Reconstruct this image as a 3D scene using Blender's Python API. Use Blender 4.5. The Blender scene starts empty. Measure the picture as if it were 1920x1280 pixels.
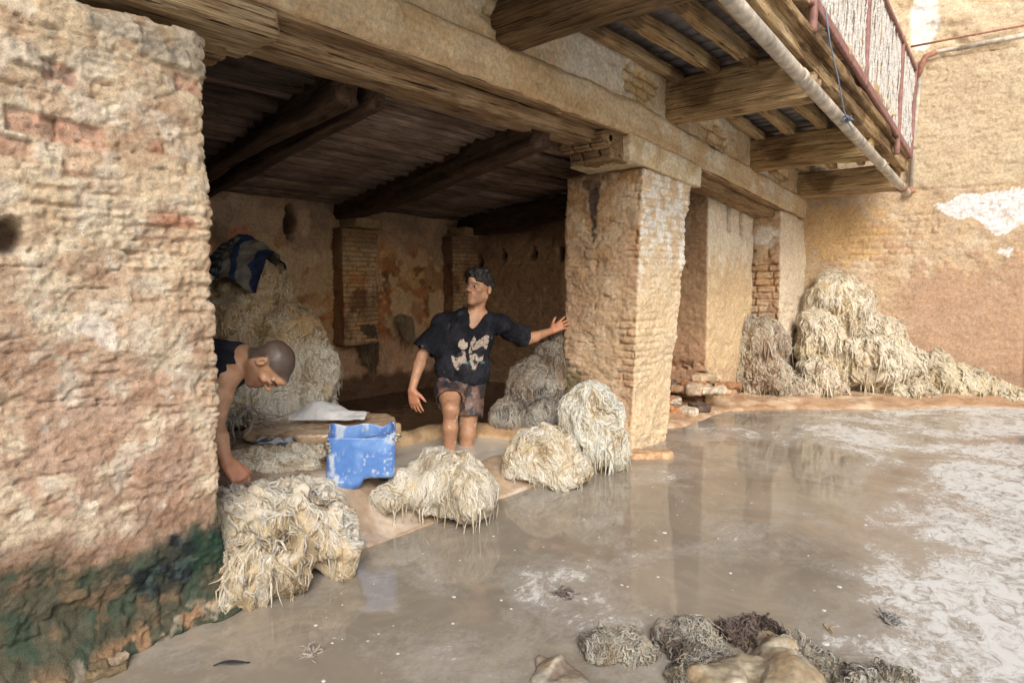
import bpy, math, random
import numpy as np
from mathutils import Vector, Matrix

sc = bpy.context.scene
COL = sc.collection
random.seed(7)
RNG = np.random.default_rng(11)
V3 = lambda *a: np.array(a, float)

# ------------------------------------------------------------------ noise
def _h(ix, iy, iz, s):
    n = (ix * 374761393 + iy * 668265263 + iz * 2147483647 + int(s) * 1274126177) & 0xFFFFFFFF
    n = ((n ^ (n >> 13)) * 1274126177) & 0xFFFFFFFF
    n = ((n ^ (n >> 16)) * 2246822519) & 0xFFFFFFFF
    return ((n ^ (n >> 15)) & 0xFFFFFF) / 8388607.5 - 1.0

def vn(p, s=0):
    p = np.asarray(p, float)
    i = np.floor(p).astype(np.int64); f = p - i
    f = f * f * f * (f * (f * 6 - 15) + 10)
    x, y, z = i[..., 0], i[..., 1], i[..., 2]; a, b, c = f[..., 0], f[..., 1], f[..., 2]
    r = 0
    for dx in (0, 1):
        wx = a if dx else 1 - a
        for dy in (0, 1):
            wy = b if dy else 1 - b
            for dz in (0, 1):
                wz = c if dz else 1 - c
                r = r + wx * wy * wz * _h(x + dx, y + dy, z + dz, s)
    return r

def fbm(p, sc_=1.0, o=4, s=0, g=.5, st=(1, 1, 1)):
    q = np.asarray(p, float) * (np.array(st) * sc_); r = 0; a = 1; t = 0
    for k in range(o):
        r = r + a * vn(q, s + k * 17); t += a; a *= g; q = q * 2.03 + 11.3
    return r / t * 1.6

def ridged(p, sc_=1.0, o=4, s=0, g=.5, st=(1, 1, 1)):
    q = np.asarray(p, float) * (np.array(st) * sc_); r = 0; a = 1; t = 0
    for k in range(o):
        r = r + a * (1 - np.abs(vn(q, s + k * 13)) * 1.6); t += a; a *= g; q = q * 2.07 + 5.1
    return r / t

def ss(a, b, x):
    t = np.clip((x - a) / (b - a), 0, 1); return t * t * (3 - 2 * t)

def mixc(c, d, t):
    c = np.asarray(c, float); d = np.asarray(d, float); t = np.asarray(t)[..., None]
    return c * (1 - t) + d * t

# ------------------------------------------------------------------ mesh helpers
def tag(o, label=None, cat=None, group=None, kind=None):
    if label: o['label'] = label
    if cat: o['category'] = cat
    if group: o['group'] = group
    if kind: o['kind'] = kind
    return o

def empty(name, loc=(0, 0, 0), label=None, cat=None, group=None, rot=(0, 0, 0)):
    o = bpy.data.objects.new(name, None); COL.objects.link(o)
    o.location = loc; o.rotation_euler = rot; o.empty_display_size = .1
    return tag(o, label, cat, group)

def mk(name, V, F, mat, parent=None, smooth=True, col=None, uv=None):
    me = bpy.data.meshes.new(name)
    V = np.asarray(V, np.float32)
    if isinstance(F, np.ndarray):
        n, k = F.shape
        me.vertices.add(len(V)); me.vertices.foreach_set('co', V.ravel())
        me.loops.add(n * k); me.loops.foreach_set('vertex_index', F.astype(np.int32).ravel())
        me.polygons.add(n)
        me.polygons.foreach_set('loop_start', np.arange(n, dtype=np.int32) * k)
        me.polygons.foreach_set('loop_total', np.full(n, k, np.int32))
        me.update(calc_edges=True)
    else:
        me.from_pydata([tuple(map(float, v)) for v in V], [], [tuple(int(i) for i in f) for f in F])
        me.update()
    if smooth:
        me.polygons.foreach_set('use_smooth', np.ones(len(me.polygons), bool))
    if col is not None:
        a = me.color_attributes.new('Col', 'FLOAT_COLOR', 'POINT')
        c = np.ones((len(V), 4), np.float32); c[:, :3] = np.clip(col, 0, 1)
        a.data.foreach_set('color', c.ravel())
    if uv is not None:
        l = me.uv_layers.new(name='UVMap')
        idx = np.empty(len(me.loops), np.int32); me.loops.foreach_get('vertex_index', idx)
        l.data.foreach_set('uv', np.asarray(uv, np.float32)[idx].ravel())
    if mat: me.materials.append(mat)
    o = bpy.data.objects.new(name, me); COL.objects.link(o)
    if parent: o.parent = parent
    return o

def join(parts):
    """parts: list of (V,F,col[,uv]) -> merged"""
    Vs, Fs, Cs, n = [], [], [], 0
    for p in parts:
        Vs.append(p[0]); Fs.append(np.asarray(p[1]) + n); Cs.append(p[2]); n += len(p[0])
    return np.concatenate(Vs), np.concatenate(Fs), np.concatenate(Cs)

def rbox(c8, res, r, disp=None, colf=None, skip=()):
    """rough hexahedron. c8: ((x0,x1),(y0,y1),(z0,z1)) or 8x3 corners indexed [ix][iy][iz]; returns V,F,col"""
    if len(c8) == 3:
        (x0, x1), (y0, y1), (z0, z1) = c8
        C8 = np.array([[[(x, y, z) for z in (z0, z1)] for y in (y0, y1)] for x in (x0, x1)], float)
    else:
        C8 = np.array(c8, float).reshape(2, 2, 2, 3)
    L = [np.linalg.norm(C8[1, 0, 0] - C8[0, 0, 0]), np.linalg.norm(C8[0, 1, 0] - C8[0, 0, 0]), np.linalg.norm(C8[0, 0, 1] - C8[0, 0, 0])]
    L = [max(L[0], np.linalg.norm(C8[1, 1, 1] - C8[0, 1, 1])), max(L[1], np.linalg.norm(C8[1, 1, 1] - C8[1, 0, 1])), L[2]]
    rs = res if isinstance(res, (tuple, list)) else (res,) * 3
    n = [max(2, int(round(l / s_))) for l, s_ in zip(L, rs)]
    faces = []; pts = []; off = 0
    for ax in range(3):
        u, v = [a for a in range(3) if a != ax]
        for side in (0, 1):
            if (ax, side) in skip: continue
            U_, W_ = np.meshgrid(np.arange(n[u] + 1), np.arange(n[v] + 1), indexing='ij')
            ijk = np.zeros(U_.shape + (3,), int); ijk[..., u] = U_; ijk[..., v] = W_; ijk[..., ax] = side * n[ax]
            pts.append(ijk.reshape(-1, 3))
            I = np.arange(U_.size).reshape(U_.shape) + off
            q = np.stack([I[:-1, :-1], I[1:, :-1], I[1:, 1:], I[:-1, 1:]], -1).reshape(-1, 4)
            flip = (side == 0) ^ (ax == 1)
            if flip: q = q[:, ::-1]
            faces.append(q); off += U_.size
    P_ = np.concatenate(pts); F = np.concatenate(faces)
    key = (P_[:, 0] * 100003 + P_[:, 1]) * 100003 + P_[:, 2]
    _, first, inv = np.unique(key, return_index=True, return_inverse=True)
    P_ = P_[first]; F = inv.reshape(-1)[F]
    t = P_ / np.array(n, float)
    # rounding in box space
    B = t * np.array(L); rr = min(r, min(L) * .49)
    q = np.clip(B, rr, np.array(L) - rr); d = B - q; ln = np.linalg.norm(d, axis=1, keepdims=True)
    N = d / np.maximum(ln, 1e-9); B2 = q + N * rr
    t = B2 / np.array(L)
    tx, ty, tz = t[:, 0:1], t[:, 1:2], t[:, 2:3]
    W = 0
    for i in (0, 1):
        for j in (0, 1):
            for k in (0, 1):
                W = W + (tx if i else 1 - tx) * (ty if j else 1 - ty) * (tz if k else 1 - tz) * C8[i, j, k]
    # axes for the normal
    ex = C8[1, 0, 0] - C8[0, 0, 0]; ey = C8[0, 1, 0] - C8[0, 0, 0]; ez = C8[0, 0, 1] - C8[0, 0, 0]
    Mx = np.stack([e / np.linalg.norm(e) for e in (ex, ey, ez)])
    NW = N @ Mx; NW /= np.maximum(np.linalg.norm(NW, axis=1, keepdims=True), 1e-9)
    h = disp(W, NW) if disp else np.zeros(len(W))
    col = colf(W, NW, h) if colf else np.ones((len(W), 3)) * .5
    return W + NW * h[:, None], F, col

# ------------------------------------------------------------------ signed-distance modelling
class SDF:
    def __init__(s, lo, hi, res):
        s.lo = np.array(lo, float); s.res = res
        s.n = np.ceil((np.array(hi) - s.lo) / res).astype(int) + 1
        s.f = np.full(s.n, 1.0, np.float32)
        s.ax = [s.lo[i] + np.arange(s.n[i]) * res for i in range(3)]
    def _sub(s, lo, hi):
        a = np.clip(np.floor((np.array(lo) - s.lo) / s.res).astype(int), 0, s.n)
        b = np.clip(np.ceil((np.array(hi) - s.lo) / s.res).astype(int) + 1, 0, s.n)
        sl = tuple(slice(a[i], b[i]) for i in range(3))
        X, Y, Z = np.meshgrid(s.ax[0][sl[0]], s.ax[1][sl[1]], s.ax[2][sl[2]], indexing='ij', sparse=True)
        return sl, X, Y, Z
    def comb(s, sl, d, k, op):
        f = s.f[sl]; d = d.astype(np.float32)
        if op == 'u':
            if k > 0:
                h = np.clip(.5 + .5 * (f - d) / k, 0, 1); s.f[sl] = f * (1 - h) + d * h - k * h * (1 - h)
            else: s.f[sl] = np.minimum(f, d)
        elif op == 's':
            if k > 0:
                h = np.clip(.5 - .5 * (f + d) / k, 0, 1); s.f[sl] = f * (1 - h) - d * h + k * h * (1 - h)
            else: s.f[sl] = np.maximum(f, -d)
        elif op == 'i':
            s.f[sl] = np.maximum(f, d)
    def cone(s, a, b, r1, r2, k=.02, op='u'):
        a = np.array(a, float); b = np.array(b, float); m = max(r1, r2) + k + .03
        sl, X, Y, Z = s._sub(np.minimum(a, b) - m, np.maximum(a, b) + m)
        ba = b - a; L2 = max(ba @ ba, 1e-12)
        t = np.clip(((X - a[0]) * ba[0] + (Y - a[1]) * ba[1] + (Z - a[2]) * ba[2]) / L2, 0, 1)
        d = np.sqrt((X - a[0] - t * ba[0]) ** 2 + (Y - a[1] - t * ba[1]) ** 2 + (Z - a[2] - t * ba[2]) ** 2) - (r1 + (r2 - r1) * t)
        s.comb(sl, d, k, op)
    def ell(s, c, r, k=.02, R=None, op='u'):
        c = np.array(c, float); r = np.array(r, float); m = r.max() + k + .03
        sl, X, Y, Z = s._sub(c - m, c + m)
        x, y, z = X - c[0], Y - c[1], Z - c[2]
        if R is not None:
            R = np.array(R)  # rows = local axes
            x, y, z = (R[0, 0] * x + R[0, 1] * y + R[0, 2] * z, R[1, 0] * x + R[1, 1] * y + R[1, 2] * z, R[2, 0] * x + R[2, 1] * y + R[2, 2] * z)
        k0 = np.sqrt((x / r[0]) ** 2 + (y / r[1]) ** 2 + (z / r[2]) ** 2)
        k1 = np.sqrt((x / r[0] ** 2) ** 2 + (y / r[1] ** 2) ** 2 + (z / r[2] ** 2) ** 2)
        s.comb(sl, k0 * (k0 - 1) / np.maximum(k1, 1e-6), k, op)
    def box(s, c, h, rd=.02, k=.0, R=None, op='u'):
        c = np.array(c, float); h = np.array(h, float); m = np.linalg.norm(h) + k + .03
        sl, X, Y, Z = s._sub(c - m, c + m)
        x, y, z = X - c[0], Y - c[1], Z - c[2]
        if R is not None:
            R = np.array(R)
            x, y, z = (R[0, 0] * x + R[0, 1] * y + R[0, 2] * z, R[1, 0] * x + R[1, 1] * y + R[1, 2] * z, R[2, 0] * x + R[2, 1] * y + R[2, 2] * z)
        qx, qy, qz = np.abs(x) - h[0] + rd, np.abs(y) - h[1] + rd, np.abs(z) - h[2] + rd
        d = np.sqrt(np.maximum(qx, 0) ** 2 + np.maximum(qy, 0) ** 2 + np.maximum(qz, 0) ** 2) + np.minimum(np.maximum(np.maximum(qx, qy), qz), 0) - rd
        s.comb(sl, d, k, op)
    def half(s, p, nrm, k=0):   # keep the side where (x-p).n < 0
        p = np.array(p, float); nrm = np.array(nrm, float); nrm /= np.linalg.norm(nrm)
        X, Y, Z = np.meshgrid(*s.ax, indexing='ij', sparse=True)
        d = (X - p[0]) * nrm[0] + (Y - p[1]) * nrm[1] + (Z - p[2]) * nrm[2]
        s.f = np.maximum(s.f, d.astype(np.float32))
    def mesh(s):
        f = s.f; inn = f < 0
        n = np.array(f.shape)
        c = inn[:-1, :-1, :-1].astype(np.int8)
        tot = np.zeros(n - 1, np.int8)
        for i in (0, 1):
            for j in (0, 1):
                for k in (0, 1):
                    tot += inn[i:n[0] - 1 + i, j:n[1] - 1 + j, k:n[2] - 1 + k]
        act = (tot > 0) & (tot < 8)
        idx = np.full(act.shape, -1, np.int64); ce = np.argwhere(act); idx[act] = np.arange(len(ce))
        acc = np.zeros((len(ce), 3)); cnt = np.zeros(len(ce))
        cor = [(i, j, k) for i in (0, 1) for j in (0, 1) for k in (0, 1)]
        for a in cor:
            for ax in range(3):
                if a[ax]: continue
                b = list(a); b[ax] = 1
                fa = f[ce[:, 0] + a[0], ce[:, 1] + a[1], ce[:, 2] + a[2]]; fb = f[ce[:, 0] + b[0], ce[:, 1] + b[1], ce[:, 2] + b[2]]
                m = (fa < 0) != (fb < 0); t = np.where(m, fa / np.where(m, fa - fb, 1), 0)
                p = np.array(a, float)[None].repeat(len(ce), 0); p[:, ax] += t
                acc[m] += p[m]; cnt[m] += 1
        V = (ce + acc / cnt[:, None]) * s.res + s.lo
        Q = []
        for ax in range(3):
            o1, o2 = [a for a in range(3) if a != ax]
            sa = [slice(None)] * 3; sb = [slice(None)] * 3
            sa[ax] = slice(0, -1); sb[ax] = slice(1, None)
            A, B = inn[tuple(sa)], inn[tuple(sb)]
            m = A != B
            e = np.argwhere(m); ok = np.ones(len(e), bool)
            for o in (o1, o2): ok &= (e[:, o] > 0) & (e[:, o] < n[o] - 1)
            e = e[ok]; ina = A[e[:, 0], e[:, 1], e[:, 2]]
            def g(d1, d2):
                q = e.copy(); q[:, o1] -= d1; q[:, o2] -= d2; return idx[q[:, 0], q[:, 1], q[:, 2]]
            q = np.stack([g(1, 1), g(0, 1), g(0, 0), g(1, 0)], 1)
            fl = ina if ax != 1 else ~ina
            q[~fl] = q[~fl][:, ::-1]; Q.append(q)
        return V, np.concatenate(Q)

def vnormals(V, F):
    a = V[F[:, 2]] - V[F[:, 0]]; b = V[F[:, 3]] - V[F[:, 1]]; fn = np.cross(a, b)
    N = np.zeros_like(V)
    for k in range(4): np.add.at(N, F[:, k], fn)
    return N / np.maximum(np.linalg.norm(N, axis=1, keepdims=True), 1e-12)

def relax(V, F, it=2, lam=.5):
    for _ in range(it):
        S = np.zeros_like(V); c = np.zeros(len(V))
        for k in range(4):
            np.add.at(S, F[:, k], V[F[:, (k + 1) % 4]]); np.add.at(c, F[:, k], 1)
            np.add.at(S, F[:, k], V[F[:, (k - 1) % 4]]); np.add.at(c, F[:, k], 1)
        V = V + lam * (S / np.maximum(c, 1)[:, None] - V)
    return V

def tube(path, rad, K=8, col=(.5, .5, .5), cap=True):
    """path (n,3), rad (n,) -> V,F,col"""
    path = np.asarray(path, float); n = len(path); rad = np.broadcast_to(rad, (n,)).astype(float)
    t = np.gradient(path, axis=0); t /= np.linalg.norm(t, axis=1, keepdims=True)
    up = V3(0, 0, 1) if abs(t[0][2]) < .9 else V3(1, 0, 0)
    s = np.cross(t, up); s /= np.maximum(np.linalg.norm(s, axis=1, keepdims=True), 1e-6); w = np.cross(s, t)
    if cap:
        path = np.concatenate([path[:1], path, path[-1:]]); s = np.concatenate([s[:1], s, s[-1:]]); w = np.concatenate([w[:1], w, w[-1:]])
        rad = np.concatenate([[1e-4], rad, [1e-4]]); n += 2
    a = np.arange(K) / K * 2 * math.pi
    V = path[:, None] + rad[:, None, None] * (np.cos(a)[None, :, None] * s[:, None] + np.sin(a)[None, :, None] * w[:, None])
    I = np.arange(n * K).reshape(n, K); J = np.roll(I, -1, axis=1)
    F = np.stack([I[:-1], J[:-1], J[1:], I[1:]], -1).reshape(-1, 4)
    V = V.reshape(-1, 3)
    return V, F, np.broadcast_to(np.asarray(col, float), V.shape).copy()

# ------------------------------------------------------------------ materials
def nodes(name):
    m = bpy.data.materials.new(name); m.use_nodes = True
    nt = m.node_tree; b = nt.nodes['Principled BSDF']
    return m, nt, b
def N_(nt, typ, **kw):
    n = nt.nodes.new(typ)
    for k, v in kw.items():
        if k in n.inputs: n.inputs[k].default_value = v
        else: setattr(n, k, v)
    return n
def noise(nt, vec, scale, detail=6, rough=.6, dist=0):
    n = N_(nt, 'ShaderNodeTexNoise'); n.inputs['Scale'].default_value = scale; n.inputs['Detail'].default_value = detail
    n.inputs['Roughness'].default_value = rough; n.inputs['Distortion'].default_value = dist
    nt.links.new(vec, n.inputs['Vector']); return n.outputs['Fac']
def mapping(nt, src, scale=(1, 1, 1), rot=(0, 0, 0)):
    m = N_(nt, 'ShaderNodeMapping'); m.inputs['Scale'].default_value = scale; m.inputs['Rotation'].default_value = rot
    nt.links.new(src, m.inputs['Vector']); return m.outputs['Vector']
def rng(nt, v, a, b, c, d):
    m = N_(nt, 'ShaderNodeMapRange'); nt.links.new(v, m.inputs['Value'])
    for i, x in zip(('From Min', 'From Max', 'To Min', 'To Max'), (a, b, c, d)): m.inputs[i].default_value = x
    return m.outputs['Result']
def mulc(nt, c, f):
    m = N_(nt, 'ShaderNodeVectorMath', operation='SCALE'); nt.links.new(c, m.inputs[0]); nt.links.new(f, m.inputs['Scale']); return m.outputs['Vector']
def mix(nt, f, a, b):
    m = N_(nt, 'ShaderNodeMix', data_type='RGBA')
    for s, v in ((m.inputs[0], f), (m.inputs[6], a), (m.inputs[7], b)):
        if isinstance(v, (tuple, float, int)): s.default_value = v if not isinstance(v, tuple) else (*v, 1)
        else: nt.links.new(v, s)
    return m.outputs[2]
def math_(nt, op, a, b=None):
    m = N_(nt, 'ShaderNodeMath', operation=op)
    for i, v in enumerate((a, b)):
        if v is None: continue
        if isinstance(v, (int, float)): m.inputs[i].default_value = v
        else: nt.links.new(v, m.inputs[i])
    return m.outputs[0]
def bump(nt, b, hs, dist):
    prev = None
    for h, d in zip(hs, dist):
        n = N_(nt, 'ShaderNodeBump'); n.inputs['Distance'].default_value = d; n.inputs['Strength'].default_value = 1
        nt.links.new(h, n.inputs['Height'])
        if prev: nt.links.new(prev, n.inputs['Normal'])
        prev = n.outputs['Normal']
    nt.links.new(prev, b.inputs['Normal'])

def mat_plaster(name, rough=.9, amp=1.0, fine=1.0):
    m, nt, b = nodes(name)
    tc = N_(nt, 'ShaderNodeTexCoord').outputs['Object']
    at = N_(nt, 'ShaderNodeAttribute', attribute_name='Col').outputs['Color']
    n1 = noise(nt, tc, 42, 9, .68); n2 = noise(nt, tc, 230, 6, .7); n3 = noise(nt, tc, 5, 8, .68, .6)
    rg_ = N_(nt, 'ShaderNodeTexNoise', noise_type='RIDGED_MULTIFRACTAL'); rg_.inputs['Scale'].default_value = 11; rg_.inputs['Detail'].default_value = 7; rg_.inputs['Roughness'].default_value = .55; nt.links.new(mapping(nt, tc, (1, 1, 1.8)), rg_.inputs['Vector']); crk = rng(nt, rg_.outputs['Fac'], .72, 1.25, 1, .0)
    f = math_(nt, 'MULTIPLY', rng(nt, n1, .3, .7, .68, 1.30), math_(nt, 'MULTIPLY', rng(nt, n2, .3, .7, 1 - .22 * fine, 1 + .22 * fine), rng(nt, n3, .3, .7, .88, 1.12)))
    c = mulc(nt, at, f)
    # sparse dark pits
    vv = N_(nt, 'ShaderNodeTexVoronoi'); vv.inputs['Scale'].default_value = 55; nt.links.new(tc, vv.inputs['Vector'])
    pit = rng(nt, vv.outputs['Distance'], .06, .16, .55, 1.0)
    pit2 = math_(nt, 'MAXIMUM', pit, rng(nt, n1, .42, .55, 1.0, .0))
    c = mulc(nt, c, pit2); c = mulc(nt, c, rng(nt, crk, 0, .6, .72, 1.03))
    nt.links.new(c, b.inputs['Base Color'])
    b.inputs['Roughness'].default_value = rough; b.inputs['Specular IOR Level'].default_value = .25
    bump(nt, b, [n1, n2, pit2, crk], [.009 * amp, .004 * amp, .002, .007 * amp])
    return m

def mat_wood(name, base, dark, light, rough=.8, usecol=False, grain=1.0, amp=1.0):
    """grain runs along local x"""
    m, nt, b = nodes(name)
    tc = N_(nt, 'ShaderNodeTexCoord').outputs['Object']
    g1 = noise(nt, mapping(nt, tc, (2.2, 85 * grain, 85 * grain)), 1.0, 9, .72, .35)
    g2 = noise(nt, mapping(nt, tc, (5, 260 * grain, 260 * grain)), 1.0, 4, .6)
    g3 = noise(nt, mapping(nt, tc, (1, 3, 3)), 3.0, 8, .68)
    c = mix(nt, rng(nt, g1, .36, .58, 0, 1), dark, base)
    c = mix(nt, rng(nt, g3, .48, .68, 0, .75), c, light)
    if usecol:
        at = N_(nt, 'ShaderNodeAttribute', attribute_name='Col').outputs['Color']
        mm = N_(nt, 'ShaderNodeMix', data_type='RGBA', blend_type='MULTIPLY'); mm.inputs[0].default_value = 1
        nt.links.new(c, mm.inputs[6]); nt.links.new(at, mm.inputs[7]); c = mm.outputs[2]
    c = mulc(nt, c, rng(nt, g2, .3, .7, .6, 1.4))
    crack = rng(nt, g1, .33, .39, 0, 1)
    c = mulc(nt, c, rng(nt, crack, 0, 1, .22, 1))
    nt.links.new(c, b.inputs['Base Color']); b.inputs['Roughness'].default_value = rough
    b.inputs['Specular IOR Level'].default_value = .25
    bump(nt, b, [g1, g2, crack], [.010 * amp, .003 * amp, .008 * amp])
    return m

def mat_simple(name, col, rough=.6, metal=0, var=.2, scale=30, b_=.002, usecol=False, spec=.5):
    m, nt, b = nodes(name)
    tc = N_(nt, 'ShaderNodeTexCoord').outputs['Object']
    n1 = noise(nt, tc, scale, 6, .6)
    if usecol: base = N_(nt, 'ShaderNodeAttribute', attribute_name='Col').outputs['Color']
    else:
        r = N_(nt, 'ShaderNodeRGB'); r.outputs[0].default_value = (*col, 1); base = r.outputs[0]
    nt.links.new(mulc(nt, base, rng(nt, n1, .3, .7, 1 - var, 1 + var)), b.inputs['Base Color'])
    b.inputs['Roughness'].default_value = rough; b.inputs['Metallic'].default_value = metal; b.inputs['Specular IOR Level'].default_value = spec
    bump(nt, b, [n1], [b_])
    return m

def mat_wool(name, rough=.48):
    m, nt, b = nodes(name)
    uv = N_(nt, 'ShaderNodeTexCoord').outputs['UV']; tc = N_(nt, 'ShaderNodeTexCoord').outputs['Object']
    at = N_(nt, 'ShaderNodeAttribute', attribute_name='Col').outputs['Color']
    st = noise(nt, mapping(nt, uv, (8, 90, 1)), 1.0, 5, .7, .8)
    n2 = noise(nt, tc, 110, 6, .7); n3 = noise(nt, tc, 9, 4, .6)
    f = math_(nt, 'MULTIPLY', rng(nt, st, .3, .7, .72, 1.22), rng(nt, n2, .3, .7, .8, 1.18))
    c = mulc(nt, at, f)
    yel = N_(nt, 'ShaderNodeVectorMath', operation='MULTIPLY'); nt.links.new(c, yel.inputs[0]); yel.inputs[1].default_value = (.90, .74, .50)
    c = mix(nt, rng(nt, n3, .54, .72, 0, .6), c, yel.outputs[0])
    nt.links.new(c, b.inputs['Base Color'])
    b.inputs['Roughness'].default_value = rough; b.inputs['Specular IOR Level'].default_value = .45
    bump(nt, b, [st, n2], [.005, .005])
    return m

M_PL = mat_plaster('plaster_mud')
M_PLW = mat_plaster('plaster_wet', rough=.45, amp=1.0)
M_PLS = mat_plaster('plaster_smooth', amp=.6, fine=.7)
M_WOOD = mat_wood('weathered_wood', (.33, .21, .11), (.09, .05, .028), (.46, .34, .2))
M_WDARK = mat_wood('smoked_wood', (.085, .052, .033), (.016, .011, .008), (.15, .09, .055))
M_WPOLE = mat_wood('ceiling_pole_wood', (.27, .19, .145), (.07, .048, .036), (.42, .32, .25), usecol=True)
M_WPALE = mat_wood('pale_wood', (.5, .37, .21), (.17, .10, .05), (.62, .5, .33))
M_WBAL = mat_wood('balcony_wood', (.52, .37, .2), (.15, .085, .04), (.6, .46, .28), usecol=True)
M_BOARD = mat_simple('grey_board', (.22, .2, .2), .85, var=.35, scale=14, b_=.003)
M_WOOL = mat_wool('wet_wool')

# ------------------------------------------------------------------ placement helpers
def wm(o):
    m = o.matrix_basis.copy()
    if o.parent: m = wm(o.parent) @ o.matrix_parent_inverse @ m
    return m
def adopt(o, parent):
    """parent without moving the world-space geometry"""
    o.parent = parent; o.matrix_parent_inverse = wm(parent).inverted(); return o

def recentre(o):
    """top-level mesh built in world coordinates: put its origin at its base centre"""
    me = o.data; n = len(me.vertices); a = np.empty(n * 3, np.float32); me.vertices.foreach_get('co', a); a = a.reshape(-1, 3)
    c = (a.min(0) + a.max(0)) / 2; c[2] = a[:, 2].min()
    me.vertices.foreach_set('co', (a - c).astype(np.float32).ravel()); me.update(); o.location = [float(v) for v in c]; return o

def beam(name, p0, p1, w, h, mat, parent=None, amp=.008, res=.02, rd=.012, seed=0, colf=None, taper=0, roll=0):
    p0 = np.array(p0, float); p1 = np.array(p1, float); L = np.linalg.norm(p1 - p0)
    def disp(P_, N_v):
        q = P_ + seed * 3.7
        d = fbm(q, 1, 4, seed, st=(1.3, 12, 12)) * amp * .7 + fbm(q, 1, 4, seed + 5, st=(3, 45, 45)) * amp * .5 + fbm(q, 2.2, 2, seed + 3) * amp * .45
        g = ridged(q, 1, 2, seed + 9, st=(.9, 30, 30)); d = d - ss(.72, .95, g) * amp * 1.5
        e = (np.abs(np.abs(P_[:, 0] - L / 2) - L / 2) < .05)
        return d
    V, F, c = rbox(((0, L), (-w / 2, w / 2), (-h / 2, h / 2)), (res * 2.2, res, res), rd, disp, colf)
    if taper: V[:, 1:] *= (1 - taper * V[:, :1] / L)
    V[:, 2] += .012 * np.sin(V[:, 0] / L * 5 + seed) * (amp / .008) * min(1, L / 3)
    o = mk(name, V, F, mat, None, True, c)
    ex = Vector((p1 - p0) / L); up = Vector((0, 0, 1)); ey = up.cross(ex).normalized(); ez = ex.cross(ey)
    M = Matrix((ex, ey, ez)).transposed().to_4x4(); M.translation = Vector(p0)
    o.matrix_basis = M
    if roll: o.matrix_basis = M @ Matrix.Rotation(roll, 4, 'X')
    if parent: adopt(o, parent)
    return o

def pole(name, p0, p1, r, mat, parent=None, seed=0, col=(1, 1, 1), K=10, res=.05, flat=1.0):
    p0 = np.array(p0, float); p1 = np.array(p1, float); L = np.linalg.norm(p1 - p0)
    n = max(4, int(L / res)); x = np.linspace(0, L, n)
    am_ = .0 if K >= 16 else .012
    path = np.stack([x, am_ * vn(np.stack([x * 1.6, x * 0, x * 0 + seed], 1), 3), am_ * vn(np.stack([x * 1.6, x * 0 + 9, x * 0 + seed], 1), 4)], 1)
    rad = r * (1 + (.02 if K >= 16 else .14) * vn(np.stack([x * 5, x * 0 + 3, x * 0 + seed], 1), 5))
    V, F, c = tube(path, rad, K, col)
    V[:, 2] *= flat
    V += (fbm(V + seed, 1, 3, seed, st=(4, 45, 45)) * r * (.01 if K >= 16 else .10))[:, None] * np.stack([V[:, 0] * 0, V[:, 1], V[:, 2]], 1) / r
    o = mk(name, V, F, mat, None, True, c)
    ex = Vector((p1 - p0) / L); ey = Vector((0, 0, 1)).cross(ex).normalized(); ez = ex.cross(ey)
    M = Matrix((ex, ey, ez)).transposed().to_4x4(); M.translation = Vector(p0); o.matrix_basis = M
    if parent: adopt(o, parent)
    return o

# ------------------------------------------------------------------ masonry look
BEIGE = V3(.56, .415, .27); PALE = V3(.68, .575, .43); PINK = V3(.45, .295, .205); BRICK = V3(.38, .15, .09); OCHRE = V3(.54, .355, .18)
GREYB = V3(.30, .26, .22); WHITE = V3(.80, .78, .73); BROWN = V3(.30, .17, .09)

def courses(P_, N_v, course=.05, bw=.21, seed=0, jit=.35):
    """brick coordinates; returns (mortar 0..1 where 1 is joint, brick id noise -1..1)"""
    ax = np.abs(N_v[:, 0]) > np.abs(N_v[:, 1])
    u = np.where(ax, P_[:, 1], P_[:, 0]) + .013 * vn(P_ * 9, seed)
    v = P_[:, 2] + .012 * vn(P_ * np.array([3, 3, 6]), seed + 1) + .004 * vn(P_ * 40, seed + 2)
    row = np.floor(v / course); fv = v / course - row
    off = _h(row.astype(np.int64), row.astype(np.int64) * 0, row.astype(np.int64) * 0, seed) * .5
    uu = u / bw + off; cl = np.floor(uu); fu = uu - cl
    dv = np.minimum(fv, 1 - fv) * course; du = np.minimum(fu, 1 - fu) * bw
    m = 1 - ss(.003, .011, np.minimum(dv, du * .8))
    rid = _h(row.astype(np.int64), cl.astype(np.int64), row.astype(np.int64) * 0 + 3, seed + 7)
    return m, rid

def in_poly(x, y, poly):
    c = np.zeros(len(x), bool); n = len(poly); j = n - 1
    for i in range(n):
        xi, yi = poly[i]; xj, yj = poly[j]
        if yi != yj:
            m = ((yi > y) != (yj > y)) & (x < (xj - xi) * (y - yi) / (yj - yi) + xi); c ^= m
        j = i
    return c

def spot(a, b, ca, cb, ra, rb, nz, edge=.35):
    """soft noisy elliptical patch"""
    d = np.sqrt(((a - ca) / ra) ** 2 + ((b - cb) / rb) ** 2) + nz
    return 1 - ss(1 - edge, 1 + edge * .3, d)

def layers(P_, f, seed, a):
    n = fbm(P_, f, 5, seed, g=.55, st=(1, 1, 1.5)); return a * (ss(-.03, .03, n) + .7 * ss(.22, .27, n) + .7 * ss(-.30, -.26, n) - 1.2)
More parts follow.
